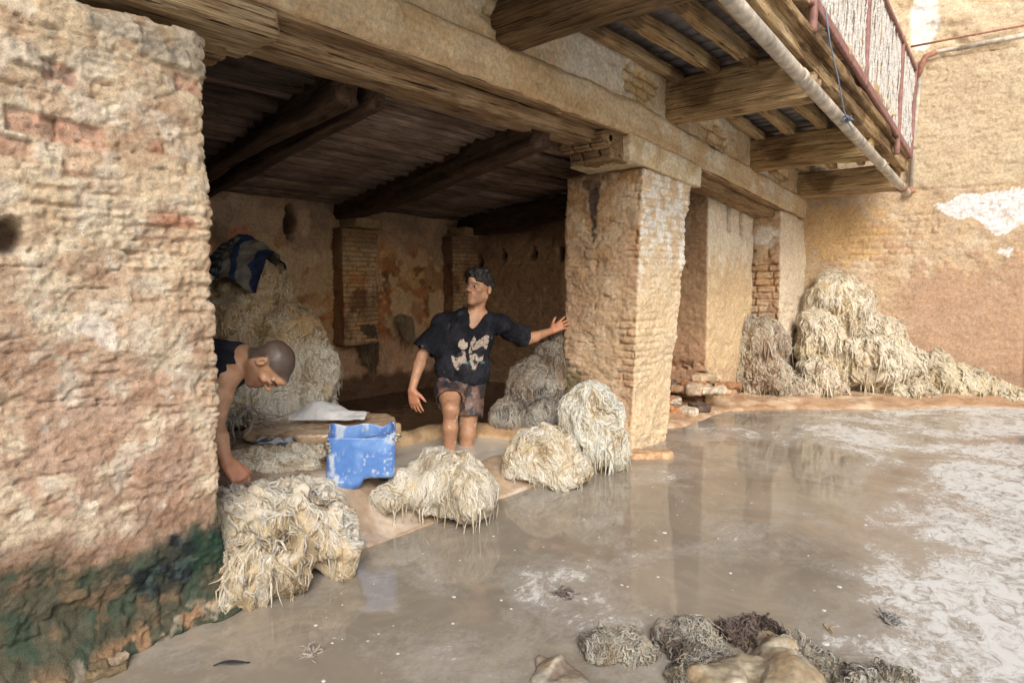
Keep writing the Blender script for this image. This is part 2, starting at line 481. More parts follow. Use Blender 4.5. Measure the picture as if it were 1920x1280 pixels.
# ================================================================== LEFT PILLAR
def lp_fields(P_, N_v):
    y, z = P_[:, 1], P_[:, 2]
    n1 = fbm(P_, 3.2, 4, 21); n2 = fbm(P_, 11, 4, 22); n3 = fbm(P_, 34, 3, 23)
    near = np.exp(-np.abs(1.06 - y) / .16)
    expo = ss(-.05, .45, n1 * 1.0 + near * .5 + .3 * ss(1.3, 2.1, z) - .55 + n2 * .45) * ss(.35, .6, z) * .8
    expo = np.maximum(expo, .7 * ss(.02, -.02, 1.02 - y) * ss(.3, .5, z) * ss(-.25, .1, n2))
    return n1, n2, n3, near, expo
RED_BRICKS = [(.485, .60, 1.635, 1.695), (.605, .725, 1.63, 1.685), (.44, .535, 1.565, 1.615), (.58, .66, 1.80, 1.85), (.96, 1.03, 1.86, 1.90)]
GREY_BRICKS = [(.70, .84, 1.985, 2.03), (.84, .99, 1.94, 1.99), (.955, 1.07, 1.985, 2.045), (.93, 1.07, 1.93, 1.975), (.50, .60, 1.83, 1.88)]
def brick_box(y, z, b, n):
    y0, y1, z0, z1 = b
    d = np.maximum(np.abs(y - (y0 + y1) / 2) / ((y1 - y0) / 2) - 1, 0) * (y1 - y0) / 2 + 0 * n
    e = np.maximum(np.abs(z - (z0 + z1) / 2 + .12 * (y - (y0 + y1) / 2)) - (z1 - z0) / 2, 0)
    return 1 - ss(0, .010, np.sqrt(d * d + e * e) + n * .005)
def lp_disp(P_, N_v):
    y, z = P_[:, 1], P_[:, 2]; n1, n2, n3, near, expo = lp_fields(P_, N_v)
    m, rid = courses(P_, N_v, .048, .19, 5)
    h = fbm(P_, 2.2, 3, 30) * .022 + fbm(P_, 9, 5, 31, g=.6, st=(1, 1, 1.9)) * .004 + layers(P_, 4.5, 37, .004) + layers(P_, 11, 38, .002) + n3 * .003 + fbm(P_, 75, 2, 36) * .0022
    led = ridged(P_, 6, 4, 33, st=(1, 1, 2.6)); h = h - ss(.70, .92, led) * .010 * ss(.3, .5, z)
    h = h - expo * (.004 + m * .010 - rid * .005)
    h = h - ss(.5, .9, ridged(P_, 16, 3, 35, st=(1, 1, 1.6))) * .004
    for b in RED_BRICKS: h = h - brick_box(y, z, b, n2) * .012
    for b in GREY_BRICKS: h = h + brick_box(y, z, b, n2) * .012
    hole = spot(y, z, .47, 1.34, .055, .075, n2 * .5); h = h - hole * .10
    # foot spreading into the water with stones in it
    fx = ss(.16, .0, z) * ss(.2, .8, N_v[:, 0])
    st_ = fbm(P_, 14, 3, 41)
    h = h + fx * (.045 + .07 * ss(.85, .45, y) + .018 * ss(0, .3, st_))
    h = h + ss(.42, .2, z) * (ss(-.1, .5, fbm(P_, 30, 3, 44)) * .010)
    h = h + np.where((N_v[:, 0] > .3), .02 * ss(.5, .1, z) * ss(.8, 1.06, y), 0)
    return h
def lp_col(P_, N_v, h):
    y, z = P_[:, 1], P_[:, 2]; n1, n2, n3, near, expo = lp_fields(P_, N_v)
    m, rid = courses(P_, N_v, .048, .19, 5)
    g = ss(.6, 1.75, z + n1 * .3)
    c = mixc(V3(.49, .345, .26), V3(.66, .53, .37), g)
    c = mixc(c, V3(.70, .60, .45), ss(.05, .5, fbm(P_, 7, 5, 51)) * .75)
    c = mixc(c, V3(.47, .31, .21), ss(.1, .55, fbm(P_, 4.5, 5, 52, st=(1, 1, 1.6))) * .55)
    c = mixc(c, V3(.72, .66, .55), ss(.18, .45, fbm(P_, 15, 5, 53)) * .55)
    c = mixc(c, V3(.34, .19, .11), ss(.25, .6, fbm(P_, 24, 4, 54)) * .4)
    c = mixc(c, V3(.40, .24, .14), m * expo * .55)
    c = mixc(c, BRICK * 1.15, ss(.55, .8, rid) * expo * ss(0, .3, n2) * .7)
    c = c * .86
    c = mixc(c, V3(.74, .72, .68), spot(y, z, .68, 1.06, .06, .04, n2 * .9) * .45)
    for b in RED_BRICKS: c = mixc(c, V3(.40, .20, .14) * (1 + .5 * n3[:, None]), brick_box(y, z, b, n2) * (.62 + .3 * n2))
    for b in GREY_BRICKS: c = mixc(c, V3(.42, .37, .30) * (1 + .5 * n3[:, None]), brick_box(y, z, b, n2) * .75)
    c = mixc(c, V3(.11, .06, .035), spot(y, z, .47, 1.34, .05, .065, n2 * .5) * .85)
    c = mixc(c, V3(.80, .72, .58), in_poly(y + .01 * n2, z + .01 * n3, [(.605, .465), (.618, .455), (.645, .475), (.652, .515), (.625, .52), (.625, .495)]) * .85)
    # algae and damp at the foot
    nb = fbm(P_, 6, 5, 61) * .075 + fbm(P_, 20, 3, 62) * .03
    damp = ss(.50, .36, z + nb - .05 * ss(.6, 1.0, y))
    c = mixc(c, V3(.24, .15, .10), damp * .8)
    alg = ss(.36, .27, z + nb - .03 * ss(.55, .9, y) - .13 * ss(1.0, 1.06, y))
    c = mixc(c, V3(.058, .066, .044), alg * .9)
    c = mixc(c, V3(.032, .066, .046), alg * ss(.0, .4, fbm(P_, 14, 5, 64)) * .6)
    c = mixc(c, V3(.24, .15, .09), alg * ss(.3, .6, fbm(P_, 14, 5, 66)) * .45)
    dk = spot(y, z, .90, .25, .17, .085, fbm(P_, 10, 4, 67) * .75) 
    c = mixc(c, V3(.012, .018, .022), dk * (.6 + .4 * ss(-.2, .2, fbm(P_, 25, 3, 73))) * .95)
    gr = spot(y, z, 1.0, .27, .09, .10, fbm(P_, 18, 4, 68) * .6)
    c = mixc(c, V3(.014, .045, .026), gr * .75)
    c = mixc(c, V3(.10, .15, .15), dk * ss(.35, .6, fbm(P_, 34, 3, 69)) * .3)
    foot = ss(.10, .05, z + nb * .4)
    c = mixc(c, V3(.38, .23, .13), foot * ss(.1, .45, fbm(P_, 20, 5, 71)) * .75)
    c = mixc(c, V3(.5, .42, .33), foot * ss(.2, .5, fbm(P_, 22, 4, 72)) * .5)
    return c
V, F, c = rbox(((-.5, 0), (-.62, 1.055), (-.12, 2.06)), (.025, .0058, .0058), .028, lp_disp, lp_col)
o = mk('masonry_pillar', V, F, M_PL, None, True, c); recentre(o)
tag(o, 'massive rough plaster and brick pillar in the left foreground with green algae at its foot', 'pillar')

# ================================================================== generic masonry settings
def gen_mason(seed, expo_f=None, amp=1.0, course=.052, base=BEIGE, alt=PINK, top=PALE, red=.4):
    def fields(P_, N_v):
        n1 = fbm(P_, 2.6, 4, seed); n2 = fbm(P_, 10, 4, seed + 1)
        e = expo_f(P_, N_v, n1, n2) if expo_f else ss(.1, .5, n1)
        return n1, n2, e
    def disp(P_, N_v):
        n1, n2, e = fields(P_, N_v); m, rid = courses(P_, N_v, course, .2, seed + 2)
        h = fbm(P_, 2, 3, seed + 3) * .012 + fbm(P_, 12, 4, seed + 4, st=(1, 1, 1.6)) * .004 + layers(P_, 5, seed + 9, .004) + layers(P_, 13, seed + 10, .002)
        h -= ss(.72, .92, ridged(P_, 7, 4, seed + 5, st=(1, 1, 2.2))) * .012
        h -= e * (.004 + m * .014 - rid * .005)
        return h * amp
    def col(P_, N_v, h):
        n1, n2, e = fields(P_, N_v); m, rid = courses(P_, N_v, course, .2, seed + 2)
        c = mixc(base, top, ss(.0, .5, fbm(P_, 5, 5, seed + 6)) * .8)
        c = mixc(c, alt, ss(.05, .5, fbm(P_, 3.5, 5, seed + 7, st=(1, 1, 1.4))) * .75)
        c = mixc(c, OCHRE, ss(.2, .55, fbm(P_, 8, 4, seed + 8)) * .45)
        c = mixc(c, V3(.42, .25, .14), m * e * .55)
        c = mixc(c, V3(.47, .24, .13), ss(.3, .8, rid) * e * red)
        return c
    return disp, col

# ================================================================== MIDDLE PILLAR
p2c = [[[( -.66, 4.03, -.1), (-.68, 4.13, 2.04)], [(-.66, 4.52, -.1), (-.68, 4.90, 2.04)]], [[(.005, 4.0, -.1), (.0, 4.12, 2.04)], [(.03, 4.50, -.1), (0, 4.90, 2.04)]]]
def p2_expo(P_, N_v, n1, n2):
    x = P_[:, 0]; corner = np.exp(-np.abs(x) / .08)
    front = ss(.3, .7, N_v[:, 0])
    return np.clip(ss(.1, .6, n1 + .6 * corner + .25 * ss(.8, 1.7, P_[:, 2]) - .15), 0, 1) * (1 - .5 * front) * ss(.45, .7, P_[:, 2] + n1 * .3)
d2, c2 = gen_mason(101, p2_expo, 1.15)
def p2_col(P_, N_v, h):
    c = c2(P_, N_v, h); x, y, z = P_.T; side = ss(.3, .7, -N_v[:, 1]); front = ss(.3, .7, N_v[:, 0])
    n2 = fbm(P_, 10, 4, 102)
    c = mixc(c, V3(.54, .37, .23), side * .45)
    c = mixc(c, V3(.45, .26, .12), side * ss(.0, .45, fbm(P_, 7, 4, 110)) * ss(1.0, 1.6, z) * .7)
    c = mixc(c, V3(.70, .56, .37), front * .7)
    m, rid = courses(P_, N_v, .052, .2, 103)
    wh = front * ss(1.15, 1.55, z + .25 * fbm(P_, 5, 4, 111)) * ss(-.35, .1, fbm(P_, 14, 4, 112) - m * .5)
    c = mixc(c, WHITE, wh * .9)
    c = mixc(c, V3(.30, .28, .30), front * ss(1.5, 1.7, z) * ss(.25, .5, fbm(P_, 18, 4, 113, st=(1, 1, 3))) * .35)
    blk = side * np.maximum(spot(x, z, -.40, 1.78, .045, .2, fbm(P_, 14, 4, 114) * .8), spot(x, z, -.43, 1.95, .07, .06, n2 * .8) * .8)
    c = mixc(c, V3(.045, .03, .035), blk * .88)
    c = mixc(c, V3(.22, .13, .08), side * ss(1.93, 2.02, z + n2 * .08) * .7)
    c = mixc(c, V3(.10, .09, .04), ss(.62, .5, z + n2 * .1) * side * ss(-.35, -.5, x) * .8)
    return c
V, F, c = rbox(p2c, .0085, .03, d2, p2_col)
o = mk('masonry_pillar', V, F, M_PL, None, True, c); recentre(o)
tag(o, 'rough plastered brick pillar in the middle, whitewashed on its outer face, beside the standing man', 'pillar')

# ================================================================== FAR PILLAR with eroded bricks
p3c = [[[(-.42, 7.05, -.1), (-.42, 7.06, 2.0)], [(-.42, 8.0, -.1), (-.42, 8.0, 1.93)]], [[(.06, 7.02, -.1), (0, 7.08, 2.0)], [(.06, 7.95, -.1), (0, 7.95, 1.93)]]]
def p3_expo(P_, N_v, n1, n2):
    return ss(.4, .7, -N_v[:, 1]) * ss(.2, .45, spot(P_[:, 0], P_[:, 2], -.18, 1.15, .22, .42, n2 * .5) + .2 * n1)
d3, c3 = gen_mason(131, p3_expo, 1.2, course=.075, red=.3)
def p3_d(P_, N_v):
    m, rid = courses(P_, N_v, .075, .2, 133); e = p3_expo(P_, N_v, fbm(P_, 2.6, 4, 131), fbm(P_, 10, 4, 132))
    return d3(P_, N_v) - e * (.012 + .03 * m * (rid > -.3))
def p3_col(P_, N_v, h):
    c = c3(P_, N_v, h); x, y, z = P_.T; n2 = fbm(P_, 10, 4, 132)
    side = ss(.3, .7, -N_v[:, 1]); front = ss(.3, .7, N_v[:, 0])
    m, rid = courses(P_, N_v, .075, .2, 133); e = p3_expo(P_, N_v, fbm(P_, 2.6, 4, 131), n2)
    c = mixc(c, V3(.52, .33, .19), e * np.clip(m + .35 * (rid > .1), 0, 1) * .8)
    c = mixc(c, WHITE, side * spot(x, z, -.17, 1.73, .2, .13, n2 * .5) * .8)
    c = mixc(c, OCHRE, side * spot(x, z, -.32, 1.6, .08, .1, n2 * .4) * .7)
    c = mixc(c, V3(.76, .67, .52), front * .75)
    return c
V, F, c = rbox(p3c, .012, .03, p3_d, p3_col)
o = mk('masonry_pillar', V, F, M_PL, None, True, c); recentre(o)
tag(o, 'far pillar with eroded orange bricks and a white plaster patch under the short lintel', 'pillar')

# ================================================================== RIGHT INTERIOR WALL (solid block)
rw = [[[(-3.3, 5.52, -.3), (-3.3, 5.52, 2.2)], [(-3.3, 7.0, -.3), (-3.3, 7.0, 2.2)]], [[(-.28, 5.95, -.3), (-.28, 5.88, 2.2)], [(-.26, 7.04, -.3), (-.28, 7.04, 2.2)]]]
d4, c4 = gen_mason(151, lambda P_, N_v, n1, n2: ss(.2, .6, n1) * .15, .9)
HOLES = [(-2.97, 1.49), (-2.62, 1.54), (-2.22, 1.56), (-1.87, 1.55)]
def rw_d(P_, N_v):
    h = d4(P_, N_v) + fbm(P_, 22, 3, 159) * .005; x, y, z = P_.T; side = ss(.3, .7, -N_v[:, 1]); front = ss(.3, .7, N_v[:, 0])
    for a, b in HOLES: h = h - side * spot(x, z, a, b, .045, .085, fbm(P_, 25, 2, 160) * .4) * .09
    h = h - side * ss(.55, .35, z + .06 * fbm(P_, 7, 3, 161)) * (.03 + .05 * ss(.0, .5, fbm(P_, 9, 4, 162, st=(1, 1, 2)))) * ss(-1.5, -.9, x)
    for a in (6.36, 6.68):
        h = h - front * ss(.055, .035, np.abs(y - a)) * ss(1.72, 1.78, z) * .10
    return h
def rw_col(P_, N_v, h):
    c = c4(P_, N_v, h); x, y, z = P_.T; side = ss(.3, .7, -N_v[:, 1]); front = ss(.3, .7, N_v[:, 0]); n2 = fbm(P_, 9, 4, 163)
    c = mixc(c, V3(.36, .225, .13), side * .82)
    c = mixc(c, V3(.50, .33, .20), side * ss(-.1, .4, fbm(P_, 4, 4, 164)) * .6)
    c = mixc(c, V3(.13, .075, .045), side * ss(1.55, 1.8, z + n2 * .12) * .55 * ss(-1.2, -1.6, x))
    c = mixc(c, V3(.44, .27, .17), side * ss(.9, .5, z) * ss(-1.2, -.9, x) * .8)
    for a, b in HOLES: c = mixc(c, V3(.02, .012, .008), side * spot(x, z, a, b, .04, .075, fbm(P_, 25, 2, 160) * .4) * .95)
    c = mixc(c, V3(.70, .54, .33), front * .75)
    c = mixc(c, V3(.82, .76, .64), front * ss(1.2, 1.7, z + n2 * .2) * .8)
    c = mixc(c, V3(.46, .31, .2), front * ss(.5, .25, z + n2 * .2) * .6)
    for a in (6.36, 6.68):
        c = mixc(c, V3(.34, .25, .18), front * ss(.06, .035, np.abs(y - a + .01 * n2)) * ss(1.66, 1.8, z + .05 * n2) * .8)
    return c
V, F, c = rbox(rw, .013, .03, rw_d, rw_col)
o = mk('inner_wall', V, F, M_PL, None, True, c); recentre(o)
tag(o, 'brown mud plastered inner wall with a row of small square holes, behind the standing man', 'wall')

# ================================================================== BACK WALL with its pilasters
def bw_common(P_):
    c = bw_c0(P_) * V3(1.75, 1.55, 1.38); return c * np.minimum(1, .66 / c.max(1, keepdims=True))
def bw_c0(P_, side_dark=0):
    y, z = P_[:, 1], P_[:, 2]
    c = mixc(V3(.25, .165, .10), V3(.42, .29, .16), ss(-.2, .4, fbm(P_, 3, 5, 171)))
    c = mixc(c, V3(.10, .055, .03), ss(.0, .45, fbm(P_, 5.5, 5, 172)) * .85)
    c = mixc(c, V3(.30, .12, .045), ss(.1, .5, fbm(P_, 8, 4, 173)) * .6)
    c = mixc(c, V3(.62, .50, .33), ss(.18, .42, fbm(P_, 4, 4, 174)) * ss(.5, .8, z) * ss(1.7, 1.4, z) * .75)
    c = mixc(c, V3(.27, .23, .19), ss(1.4, 1.7, z + .2 * fbm(P_, 4, 4, 175)) * .7)
    c = mixc(c, V3(.62, .53, .38), np.maximum(spot(y, z, 3.10, 1.42, .30, .15, fbm(P_, 7, 3, 176) * .35), spot(y, z, 2.9, 1.55, .15, .1, fbm(P_, 7, 3, 177) * .35)) * .9)
    c = mixc(c, V3(.38, .33, .27), spot(y, z, 2.75, 1.8, .4, .15, fbm(P_, 6, 3, 178) * .4) * .8)
    c = mixc(c, V3(.55, .26, .2), spot(y, z, 2.72, 1.64, .13, .09, fbm(P_, 8, 3, 179) * .5) * .6)
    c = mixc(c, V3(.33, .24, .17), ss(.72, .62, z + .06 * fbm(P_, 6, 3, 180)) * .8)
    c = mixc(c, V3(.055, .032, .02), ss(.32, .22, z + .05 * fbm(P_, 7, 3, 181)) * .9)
    c = mixc(c, V3(.04, .025, .018), spot(y, z, 3.19, 1.79, .075, .16, fbm(P_, 12, 3, 182) * .3) * .95)
    c = mixc(c, V3(.5, .42, .33), spot(y, z, 3.34, 1.79, .07, .15, fbm(P_, 12, 3, 183) * .3) * .7)
    c = mixc(c, V3(.5, .40, .30), spot(y, z, 3.02, 1.75, .06, .13, fbm(P_, 12, 3, 184) * .3) * .6)
    return c
def bw_d(P_, N_v):
    y, z = P_[:, 1], P_[:, 2]
    h = fbm(P_, 3, 4, 185) * .03 + fbm(P_, 12, 4, 186) * .014 - ss(.7, .9, ridged(P_, 6, 4, 187)) * .02
    return h - spot(y, z, 3.19, 1.79, .07, .16, fbm(P_, 12, 3, 182) * .3) * .12 + .05 * ss(.24, .16, z)
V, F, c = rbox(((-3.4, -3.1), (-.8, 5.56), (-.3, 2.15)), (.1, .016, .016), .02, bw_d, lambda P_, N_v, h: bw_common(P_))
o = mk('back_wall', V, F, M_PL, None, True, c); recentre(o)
tag(o, 'stained crumbling back wall of the dark washing room with peeling plaster and a black niche', 'wall')
def pil_col(P_, N_v, h):
    c = bw_common(P_); m, rid = courses(P_, N_v, .045, .3, 191); z = P_[:, 2]
    f = ss(.3, .7, N_v[:, 0])
    c = mixc(c, V3(.50, .36, .2) * (1 + .25 * rid[:, None]), f * ss(-.1, .2, .3 - np.abs(fbm(P_, 5, 3, 192))) * .7)
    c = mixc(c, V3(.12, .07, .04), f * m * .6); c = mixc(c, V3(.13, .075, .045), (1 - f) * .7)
    return mixc(c, V3(.16, .09, .05), ss(1.5, 1.65, z) * .5)
def pil_d(P_, N_v):
    m, rid = courses(P_, N_v, .045, .3, 191); return fbm(P_, 6, 4, 193) * .018 - m * .010 + rid * .005
for (y0, y1, x1, zb, lab) in ((3.62, 4.04, -2.92, .62, 'brown brick pilaster on the back wall, directly left of the hanging scraps'), (5.08, 5.5, -2.92, -.1, 'brick pilaster in the far corner of the dark room behind the standing man')):
    V, F, c = rbox(((-3.15, x1), (y0, y1), (zb, 1.76)), .014, .02, pil_d, pil_col)
    o = mk('pilaster', V, F, M_PL, None, True, c); recentre(o); tag(o, lab, 'pilaster')
    b = beam('wooden_capital', (-3.1, (y0 + y1) / 2 + .02, 1.80), (-2.80, (y0 + y1) / 2 + .02, 1.80), .30, .10, M_WPALE, None, .006, .015, .01, seed=int(y0 * 10))
    adopt(b, o)
V, F, c = rbox(((-3.3, -.4), (-1.0, -.7), (-.3, 2.3)), .08, .02, bw_d, lambda P_, N_v, h: bw_common(P_))
o = mk('side_wall', V, F, M_PL, None, True, c); recentre(o); tag(o, 'dark end wall closing the washing room behind the big left pillar', 'wall')

# ================================================================== FACADE WALL above the openings
def zb(y):  # sag of the building away from the camera
    return -.068 * np.maximum(np.asarray(y, float) - 4.0, 0)
BRICKPATCH = [(2.62, 2.58, .17, .075), (4.06, 2.60, .22, .12), (5.3, 2.55, .3, .10), (6.9, 2.60, .35, .10)]
def fw_expo(P_, n2):
    y, z = P_[:, 1], P_[:, 2]; e = 0
    for a, b, ra, rb in BRICKPATCH: e = np.maximum(e, spot(y, z, a, b, ra, rb, n2 * .35, .2))
    return e
def fw_d(P_, N_v):
    n2 = fbm(P_, 9, 3, 201); e = fw_expo(P_, n2); m, rid = courses(P_, N_v, .07, .15, 202); y, z = P_[:, 1], P_[:, 2]
    h = fbm(P_, 1.8, 2, 203) * .006 + fbm(P_, 12, 4, 204) * .002 + layers(P_, 7, 210, .0035) - e * (.022 + m * .02 - rid * .01)
    return h + .02 * ss(2.46, 2.42, z + .012 * fbm(P_, 3, 2, 205))
def fw_col(P_, N_v, h):
    n2 = fbm(P_, 9, 3, 201); e = fw_expo(P_, n2); m, rid = courses(P_, N_v, .07, .15, 202); y, z = P_[:, 1], P_[:, 2]
    c = mixc(V3(.66, .53, .35), V3(.76, .68, .53), ss(-.2, .4, fbm(P_, 3, 4, 206)))
    c = mixc(c, V3(.58, .38, .18), ss(.1, .5, fbm(P_, 4, 5, 207, st=(1, 1, 2.5))) * .5)
    c = mixc(c, V3(.47, .30, .15), ss(2.31, 2.25, z + .03 * n2) * .5)
    c = mixc(c, V3(.80, .76, .68), ss(2.44, 2.5, z) * ss(3.0, 3.3, y) * ss(4.0, 3.9, y) * .7)
    c = mixc(c, V3(.62, .44, .2), e * .7); c = mixc(c, V3(.36, .2, .09), e * m * .7); c = mixc(c, V3(.74, .62, .42), e * (rid > .2) * (1 - m) * .7)
    c = mixc(c, V3(.40, .3, .2), ss(.6, .7, ridged(P_, 4, 3, 208, st=(1, 1, .3))) * ss(.75, .9, ridged(P_, 18, 2, 209)) * .5)
    return c
def bendY(V): V = V.copy(); V[:, 2] += zb(V[:, 1]); return V
V, F, c = rbox(((-.1, 0), (-.6, 7.9), (2.245, 2.46)), (.03, .014, .012), .012, fw_d, fw_col)
V2, F2, c_2 = rbox(((-.35, -.012), (-.6, 7.9), (2.455, 2.95)), (.08, .014, .012), .012, fw_d, fw_col)
V, F, c = join([(V, F, c), (V2, F2, c_2)])
o = mk('facade_wall', bendY(V), F, M_PLS, None, True, c); recentre(o)
tag(o, 'cream plastered band of wall above the openings with patches of bare brick', 'wall')
# storey above the balcony
du, cu = gen_mason(221)
V, F, c = rbox(((-.3, -.02), (-1.2, 8.3), (2.97, 5.4)), .06, .02, du, cu)
o = mk('upper_wall', bendY(V) , F, M_PLS, None, True, c); recentre(o); tag(o, 'plastered upper storey wall behind the balcony', 'wall')

# ================================================================== LINTELS
lin = empty('lintel', (-.2, 2.4, 2.14), 'long weathered timber lintel spanning the wide opening above both men', 'lintel')
beam('lintel_beam', (-.195, -.4, 2.19), (-.195, 4.25, 2.19), .21, .10, M_WOOD, lin, .010, .013, .015, seed=2)
beam('lintel_board', (-.045, .95, 2.228), (-.045, 3.98, 2.228), .085, .028, M_WOOD, lin, .005, .011, .006, seed=5)
lin2 = empty('lintel', (-.15, 6.1, 2.08), 'short timber lintel over the narrow right hand opening', 'lintel')
beam('lintel_beam', (-.17, 4.75, 2.115), (-.17, 7.3, 1.955), .20, .09, M_WOOD, lin2, .008, .014, .012, seed=12)
beam('lintel_board', (-.04, 4.8, 2.165), (-.04, 7.2, 2.005), .07, .03, M_WOOD, lin2, .004, .012, .006, seed=13)
# corbels
b = beam('corbel', (-.13, .35, 2.165), (-.13, 1.33, 2.165), .30, .115, M_WPALE, None, .010, .012, .022, seed=21)
tag(b, 'bleached timber corbel end sticking out from the top of the big left pillar', 'corbel')
b = beam('corbel', (-.30, .6, 2.09), (-.30, 1.22, 2.085), .22, .05, M_WOOD, None, .008, .012, .012, seed=23)
tag(b, 'brown timber pad below the bleached corbel on the left pillar', 'corbel')
dc, cc = gen_mason(231, lambda P_, N_v, n1, n2: n1 * 0, .6)
def cap_col(P_, N_v, h): return mixc(mixc(V3(.64, .52, .33), V3(.74, .66, .50), ss(-.2, .4, fbm(P_, 6, 4, 232))), V3(.4, .26, .14), ss(.2, .5, fbm(P_, 8, 4, 233)) * .4)
capc = [[[(-.5, 3.9, 2.045), (-.5, 3.9, 2.24)], [(-.5, 5.02, 2.015), (-.5, 5.02, 2.16)]], [[(.02, 3.9, 2.045), (.02, 3.9, 2.24)], [(.035, 5.02, 1.985), (.035, 5.02, 2.16)]]]
V, F, c = rbox(capc, .011, .02, dc, cap_col)
cap = mk('pillar_capital', V, F, M_PLS, None, True, c); recentre(cap)
tag(cap, 'cream plaster capital block on top of the middle pillar', 'capital')
# carved scroll end: extruded profile along x
prof = [(3.93, 2.215), (3.66, 2.215), (3.62, 2.20), (3.60, 2.17), (3.605, 2.135), (3.63, 2.11), (3.665, 2.10), (3.69, 2.115), (3.705, 2.14), (3.725, 2.125), (3.735, 2.095), (3.76, 2.07), (3.80, 2.06), (3.83, 2.075), (3.845, 2.09), (3.86, 2.065), (3.88, 2.045), (3.93, 2.04)]
def prof_sdf():
    S = SDF((-.47, 3.55, 1.98), (.0, 4.0, 2.27), .0065)
    S.box((-.2, 3.86, 2.135), (.16, .13, .09), .01)
    S.cone((-.35, 3.665, 2.155), (-.05, 3.665, 2.155), .058, .058, .004); S.cone((-.34, 3.80, 2.115), (-.06, 3.80, 2.115), .056, .056, .004)
    S.box((-.2, 3.74, 2.19), (.15, .1, .03), .01, .004)
    for yy in (3.73, 3.865): S.cone((-.45, yy, 2.08), (.05, yy, 2.08), .017, .017, .006, 's')
    for xx in (-.27, -.13): S.box((xx, 3.70, 2.10), (.008, .14, .12), .004, .003, op='s')
    return S.mesh()
V, F = prof_sdf(); V = V + vnormals(V, F) * (fbm(V, 30, 3, 5) * .004)[:, None]
cr = mk('carved_corbel', V, F, M_WOOD, None, True, np.ones((len(V), 3))); recentre(cr)
tag(cr, 'dark scroll carved timber corbel on the inner side of the middle pillar top', 'corbel')

# ================================================================== INTERIOR BEAMS AND CEILING
def cz(x): return 2.235 + .085 * x      # underside of the ceiling poles
b = empty('ceiling_beam', (-1.7, 2.1, 1.95), 'near double timber beam crossing the dark ceiling above the bending man', 'beam')
beam('timber', (-.28, 1.83, 2.145), (-3.2, 2.22, 2.01), .13, .20, M_WDARK, b, .012, .022, .02, seed=31)
beam('timber', (-.28, 2.00, 2.12), (-3.2, 2.385, 1.975), .10, .16, M_WDARK, b, .012, .022, .02, seed=32)
b = beam('ceiling_beam', (-.18, 3.18, 2.125), (-3.2, 3.76, 1.925), .17, .21, M_WDARK, None, .014, .02, .03, seed=33)
tag(b, 'smoked timber beam running from the middle pillar to the brick pilaster on the back wall', 'beam')
b = beam('ceiling_beam', (-.3, 5.0, 2.03), (-3.2, 5.45, 1.86), .2, .26, M_WDARK, None, .014, .02, .03, seed=34)
tag(b, 'thick dark beam along the top of the inner wall with the square holes', 'beam')
b = beam('ceiling_beam', (-.28, .62, 2.14), (-3.2, .80, 2.0), .16, .22, M_WDARK, None, .012, .03, .02, seed=35)
tag(b, 'dark ceiling beam hidden behind the big left pillar', 'beam')
ceil = empty('pole_ceiling', (-1.7, 2.8, 2.1), 'low ceiling of closely laid split poles and boards over the washing room', 'ceiling')
rr = random.Random(5); k = 0
for (ya, yb, w) in ((.66, 1.95, .13), (2.02, 3.45, .095), (3.30, 5.15, .10), (-.9, .75, .2)):
    x = -.33
    while x > -3.1:
        t = (-x - .3) / 2.8
        a_ = ya + .35 * t * (ya > .5) + rr.uniform(-.05, .05); b_ = yb + .45 * t + rr.uniform(-.04, .06)
        r = w * rr.uniform(.34, .5); g = rr.uniform(.5, 1.5); cl = (g, g * rr.uniform(.92, 1), g * rr.uniform(.85, 1.05))
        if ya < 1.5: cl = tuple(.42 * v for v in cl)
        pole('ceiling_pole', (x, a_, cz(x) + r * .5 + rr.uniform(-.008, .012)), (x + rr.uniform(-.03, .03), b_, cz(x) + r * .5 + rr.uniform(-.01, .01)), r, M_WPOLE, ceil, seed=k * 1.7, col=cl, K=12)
        x -= w * rr.uniform(1.0, 1.4); k += 1
V, F, c = rbox(((-3.3, -.3), (-1, 6.9), (2.28, 2.42)), .15, .01)
V[:, 2] += .075 * (V[:, 0]) + .04
mk('roof_boarding', V, F, M_WDARK, ceil, True, c)
ceil.children[-1].matrix_parent_inverse = Matrix.Translation(ceil.location).inverted()

# ================================================================== BALCONY
balc = empty('timber_balcony', (.5, 5.0, 2.3), 'projecting balcony of rough timber brackets, joists and grey boards above the pool', 'balcony')
def tint(c0, spots=()):
    def f(P_, N_v, h):
        c = mixc(np.array(c0) * .9, np.array(c0) * 1.1, ss(-.3, .3, fbm(P_, 3, 4, 301)))
        c = mixc(c, V3(.30, .25, .22), ss(.12, .4, fbm(P_, 4, 4, 302)) * .75 * (len(spots) > 0))
        return c
    return f
for (y, zz, x1, hh, cl, lab) in ((.72, 2.47, 1.0, .29, (.9, .9, .9), None), (2.66, 2.445, 1.02, .29, (.42, .38, .36), 'dark brown bracket beam, nearest'), (4.54, 2.405, 1.02, .30, (1.0, .98, .92), None), (6.26, 2.285, 1.0, .29, (1.0, .93, .82), None), (7.70, 2.175, .96, .27, (1.2, 1.2, 1.1), 'pale clean bracket beam against the far wall')):
    b = beam('bracket_beam', (-.3, y, zz + hh / 2), (x1, y, zz + hh / 2), .19, hh, M_WBAL, balc, .010, .014, .02, seed=int(y * 7), colf=tint(cl, (1,)))
    if lab: b['label'] = lab
